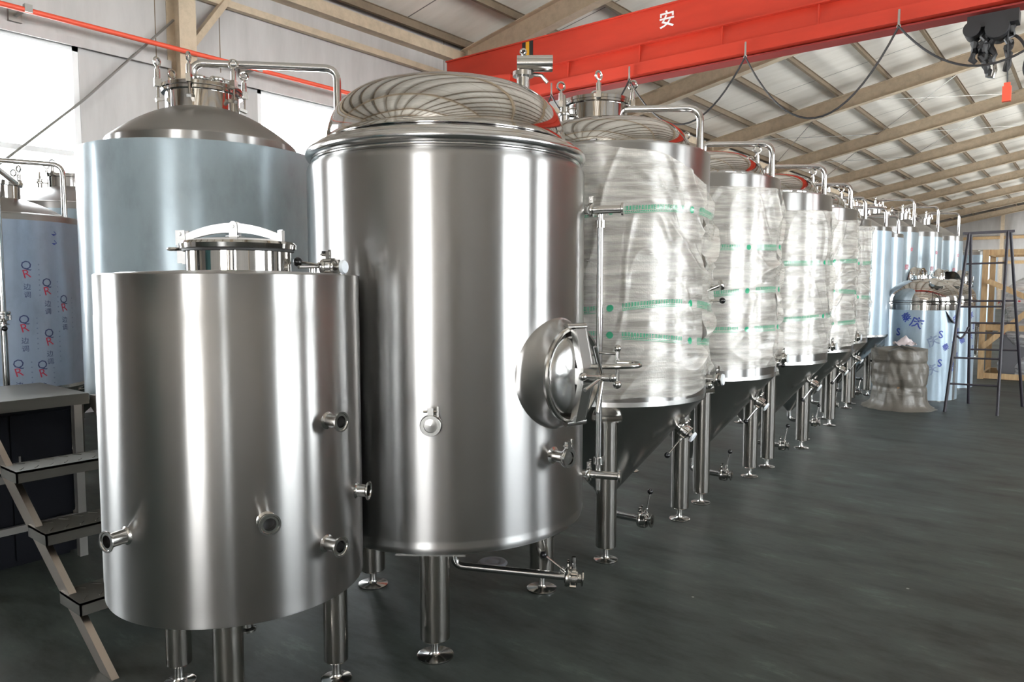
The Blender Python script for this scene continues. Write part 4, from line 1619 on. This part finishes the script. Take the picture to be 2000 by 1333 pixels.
for i in range(15):
    for j in range(15):
        u_, v_ = i / 14 - .5, j / 14 - .5
        h = .10 * math.exp(-((u_ / .34) ** 2 + (v_ / .3) ** 2)) + .05 * noise.noise(Vector((u_ * 7, v_ * 7, 3))) + .02
        vs.append((u_ * .26, v_ * .2, max(0.004, h + .02)))
for i in range(14):
    for j in range(14):
        fs.append([i * 15 + j, (i + 1) * 15 + j, (i + 1) * 15 + j + 1, i * 15 + j + 1])
g.add(vs, fs)
cl = g.build('crumpled_cloth', 'cloth_pink', None, (-2.02, 11.02, .835), 180)
tag(cl, 'pale pink crumpled cloth lying on top of the dusty plastic bundle', 'cloth')

# ladder
ld = empty('step_ladder', (-1.15, 11.65, 0), 'tall black A-frame metal ladder standing on the floor before the crates', 'ladder')
lo = Vector((-1.15, 11.65, 0))
F1, F2, F3, F4 = [Vector(p) - lo for p in ((-1.523, 11.05, 0), (-1.375, 12.05, 0), (-.95, 11.13, 0), (-.756, 12.2, 0))]
T1_, T2_ = Vector((-1.40, 11.57, 2.36)) - lo, Vector((-.98, 11.70, 2.375)) - lo
ed = (T2_ - T1_).normalized()
for a, b_ in ((F1, T1_ - Vector((0, .02, 0))), (F3, T2_ - Vector((0, .02, 0))), (F2, T1_ + ed * .02), (F4, T2_ + ed * .03)):
    MB().tube([a, b_], .019, 12).build('rail', 'ladder_black', ld)
MB().bar(T1_ - ed * .07, T2_ + ed * .07, .07, .035).build('top_bar', 'ladder_black', ld)


def lerp(a, b_, t_):
    return a + (b_ - a) * t_


for zz in (.37, .71, 1.04, 1.38, 1.95):
    MB().cyl(lerp(F1, T1_, zz / 2.36), lerp(F3, T2_, zz / 2.36), .0125, 10).build('rung', 'ladder_black', ld)
for zz in (.78, 1.15, 1.45):
    MB().cyl(lerp(F2, T1_, zz / 2.36), lerp(F4, T2_, zz / 2.36), .0125, 10).build('rung', 'ladder_black', ld)
pa_, pb_ = lerp(F1, T1_, 1.02 / 2.36), lerp(F2, T1_, 1.10 / 2.36)
pts = [lerp(pa_, pb_, t_) + Vector((0, 0, -.10 * sin(PI * t_))) for t_ in [i / 16 for i in range(17)]]
MB().tube(pts, [.010 + .006 * (i % 2) for i in range(17)], 6).build('chain', 'ladder_black', ld)


# crates
def crate(x0, x1, y0, y1, h, label, diag=True):
    cx_, cy_ = (x0 + x1) / 2, (y0 + y1) / 2
    t = empty('timber_crate', (cx_, cy_, 0), label, 'crate', 'open timber crates behind the ladder')
    X, Y = (x1 - x0) / 2, (y1 - y0) / 2
    for sx in (-1, 1):
        for sy in (-1, 1):
            MB().box((sx * X, sy * Y, h / 2), (.09, .05, h)).build('post', 'crate_wood', t)
    for zz in (.06, .92, h - .05):
        for sy in (-1, 1):
            MB().box((0, sy * Y - sy * .05, zz), (2 * X, .04, .10)).build('rail', 'crate_wood', t)
        for sx in (-1, 1):
            MB().box((sx * (X - .03), 0, zz), (.04, 2 * Y - .1, .10)).build('rail', 'crate_wood', t)
    if diag:
        MB().bar((-X + .02, -Y - .045, .58), (X * .35, -Y - .045, 1.62), .035, .09, up=(0, 0, 1)).build('brace', 'crate_wood', t)
        MB().bar((-X + .05, -Y - .08, 1.75), (X, -Y - .08, 1.0), .03, .09, up=(0, 0, 1)).build('brace', 'crate_wood', t)
    return t


c1 = crate(-1.60, -.05, 15.45, 16.6, 2.30, 'open timber crate with diagonal braces around a wrapped machine, right behind the ladder')
mc = empty('wrapped_machine', (-.75, 16.0, 0), 'machine bundled in clear plastic with red and white tape, inside the timber crate', 'machine')
g = MB().box((0, 0, .45), (1.1, .75, .7)).cyl((0.1, 0, .8), (.1, 0, 1.55), .34, 40)
g.build('body', 'machine_grey', mc)
vs, fs, uvs = [], [], []
for i in range(120):
    th = 2 * PI * i / 120
    for j in range(61):
        z = .10 + 1.75 * j / 60
        k = max(0, (z - 1.5) / .35)
        r = (.50 + .10 * noise.noise(Vector((cos(th) * 2, sin(th) * 2, z * 3))) + .04 * noise.noise(Vector((cos(th) * 6, sin(th) * 6, z * 9)))) * (1 - .6 * k * k)
        vs.append((r * cos(th) * 1.2, r * sin(th) * .85, z))
        uvs.append((th * .5, z))
for i in range(120):
    for j in range(60):
        fs.append([i * 61 + j, ((i + 1) % 120) * 61 + j, ((i + 1) % 120) * 61 + j + 1, i * 61 + j + 1])
g = MB()
g.v, g.f = [Vector(p) for p in vs], fs
o = g.build('plastic_wrap', 'clear_wrap', mc, ang=180)
ul = o.data.uv_layers.new(name='UV')
for lp_ in o.data.loops:
    ul.data[lp_.index].uv = uvs[lp_.vertex_index]
for zz in (1.32, .72):
    g = MB()
    pts0 = [(.56 * 1.2 * cos(2 * PI * i / 60), .56 * .85 * sin(2 * PI * i / 60)) for i in range(60)]
    vs = []
    for i, (a, b_) in enumerate(pts0):
        dz_ = .05 * sin(4 * PI * i / 60)
        vs += [(a, b_, zz + dz_), (a, b_, zz + .055 + dz_)]
    g.add(vs, [[2 * i, 2 * ((i + 1) % 60), 2 * ((i + 1) % 60) + 1, 2 * i + 1] for i in range(60)])
    s_ = g.build('warning_tape', 'strap_white', mc)
    g = MB()
    for i in range(0, 60, 2):
        a, b_ = pts0[i]
        g.box((a * 1.006, b_ * 1.006, zz + .028 + .05 * sin(4 * PI * i / 60)), (.012, .035, .03), math.atan2(b_, a))
    g.build('tape_print', 'strap_red', s_)
c2 = crate(.45, 1.9, 16.2, 17.5, 2.2, 'open timber crate at the right picture edge beyond the ladder')
# tall film tank behind
t8 = conical_tank((-2.42, 20.3), 'slim pale film tank far behind the ladder under a blue beam', R=.55, zc=.8, zs=2.45, zd=2.50, skin='pale_film', dome='polished_steel', band=.08, hoop_=False, mw=None, name='slim_film_tank', legr=.45, valves=False)
bb = MB().box((0, 0, 0), (3.3, .12, .10)).build('blue_beam', 'blue_paint', None, (-1.9, 21.6, 2.50))
tag(bb, 'long blue steel beam laid on stands behind the slim film tank', 'beam')
for i, x in enumerate((-3.3, -.5)):
    s_ = MB().box((0, 0, 1.225), (.08, .08, 2.45)).box((0, 0, .02), (.4, .4, .04)).build('steel_post', 'cardboard', None, (x, 21.6, 0))
    tag(s_, ('brown steel post under the left end of the blue beam', 'brown steel post under the right end of the blue beam')[i], 'post', 'posts under the blue beam')
wt_ = MB().box((0, 0, 1.1), (.35, .35, 2.2)).box((0, 0, 2.22), (.1, .3, .06)).build('timber_post', 'crate_wood', None, (-.9, 18.4, 0))
tag(wt_, 'thick upright timber standing behind the crate', 'timber')
bj = MB().box((0, 0, 1.35), (.10, .20, .5)).cyl((0, 0, .0), (0, 0, 1.2), .05, 14).box((0, 0, .02), (.4, .4, .04)).ball((0, 0, 1.65), .08).build('jib_stand', 'blue_paint', None, (.25, 18.2, .0))
bj.scale = (1, 1, 1.3)
tag(bj, 'bright blue upright stand among the stored goods at the right edge', 'stand')
# shelf of boxes behind to close the view
rack = empty('storage_rack', (.9, 21.0, 0), 'cluttered storage rack of boxes beyond the crates at the right edge', 'rack')
for x in (-1.2, 1.2):
    for y in (-.4, .4):
        MB().box((x, y, .95), (.06, .06, 1.9)).build('post', 'machine_grey', rack)
for z in (.15, .85, 1.5):
    MB().box((0, 0, z), (2.5, .9, .05)).build('shelf', 'crate_wood', rack)
for (x, z, sx, sz, mt, nm) in ((-.8, .175, .6, .5, 'machine_grey', 'grey'), (0, .175, .7, .55, 'cardboard', 'brown'), (.75, .175, .5, .4, 'strap_white', 'white'),
                               (-.7, .875, .5, .5, 'cardboard', 'brown'), (.1, .875, .8, .45, 'machine_grey', 'grey'), (-.6, 1.525, .6, .35, 'strap_white', 'white'), (.4, 1.525, .7, .4, 'cardboard', 'brown')):
    o = MB().box((0, 0, sz / 2), (sx, .6, sz)).box((0, 0, sz + .003), (sx + .01, .61, .006)).build('storage_box', mt, None, (.9 + x, 21.0, z))
    tag(o, '%s box on the %s shelf of the storage rack' % (nm, 'bottom' if z < .5 else 'middle' if z < 1.2 else 'top'), 'box', 'boxes on the storage rack')
# floor cover and small things on the floor
fc = MB().lathe([(0, .012), (.03, .012), (.034, .009), (.05, .009), (.054, .012), (.075, .012), (.08, .010), (.09, .0), (0, 0)], None, 40).build('floor_drain_cover', 'machine_grey', None, (-2.763, 3.275, 0.0))
tag(fc, 'small round dark cover lying on the floor beneath the tall steel tank', 'drain cover')
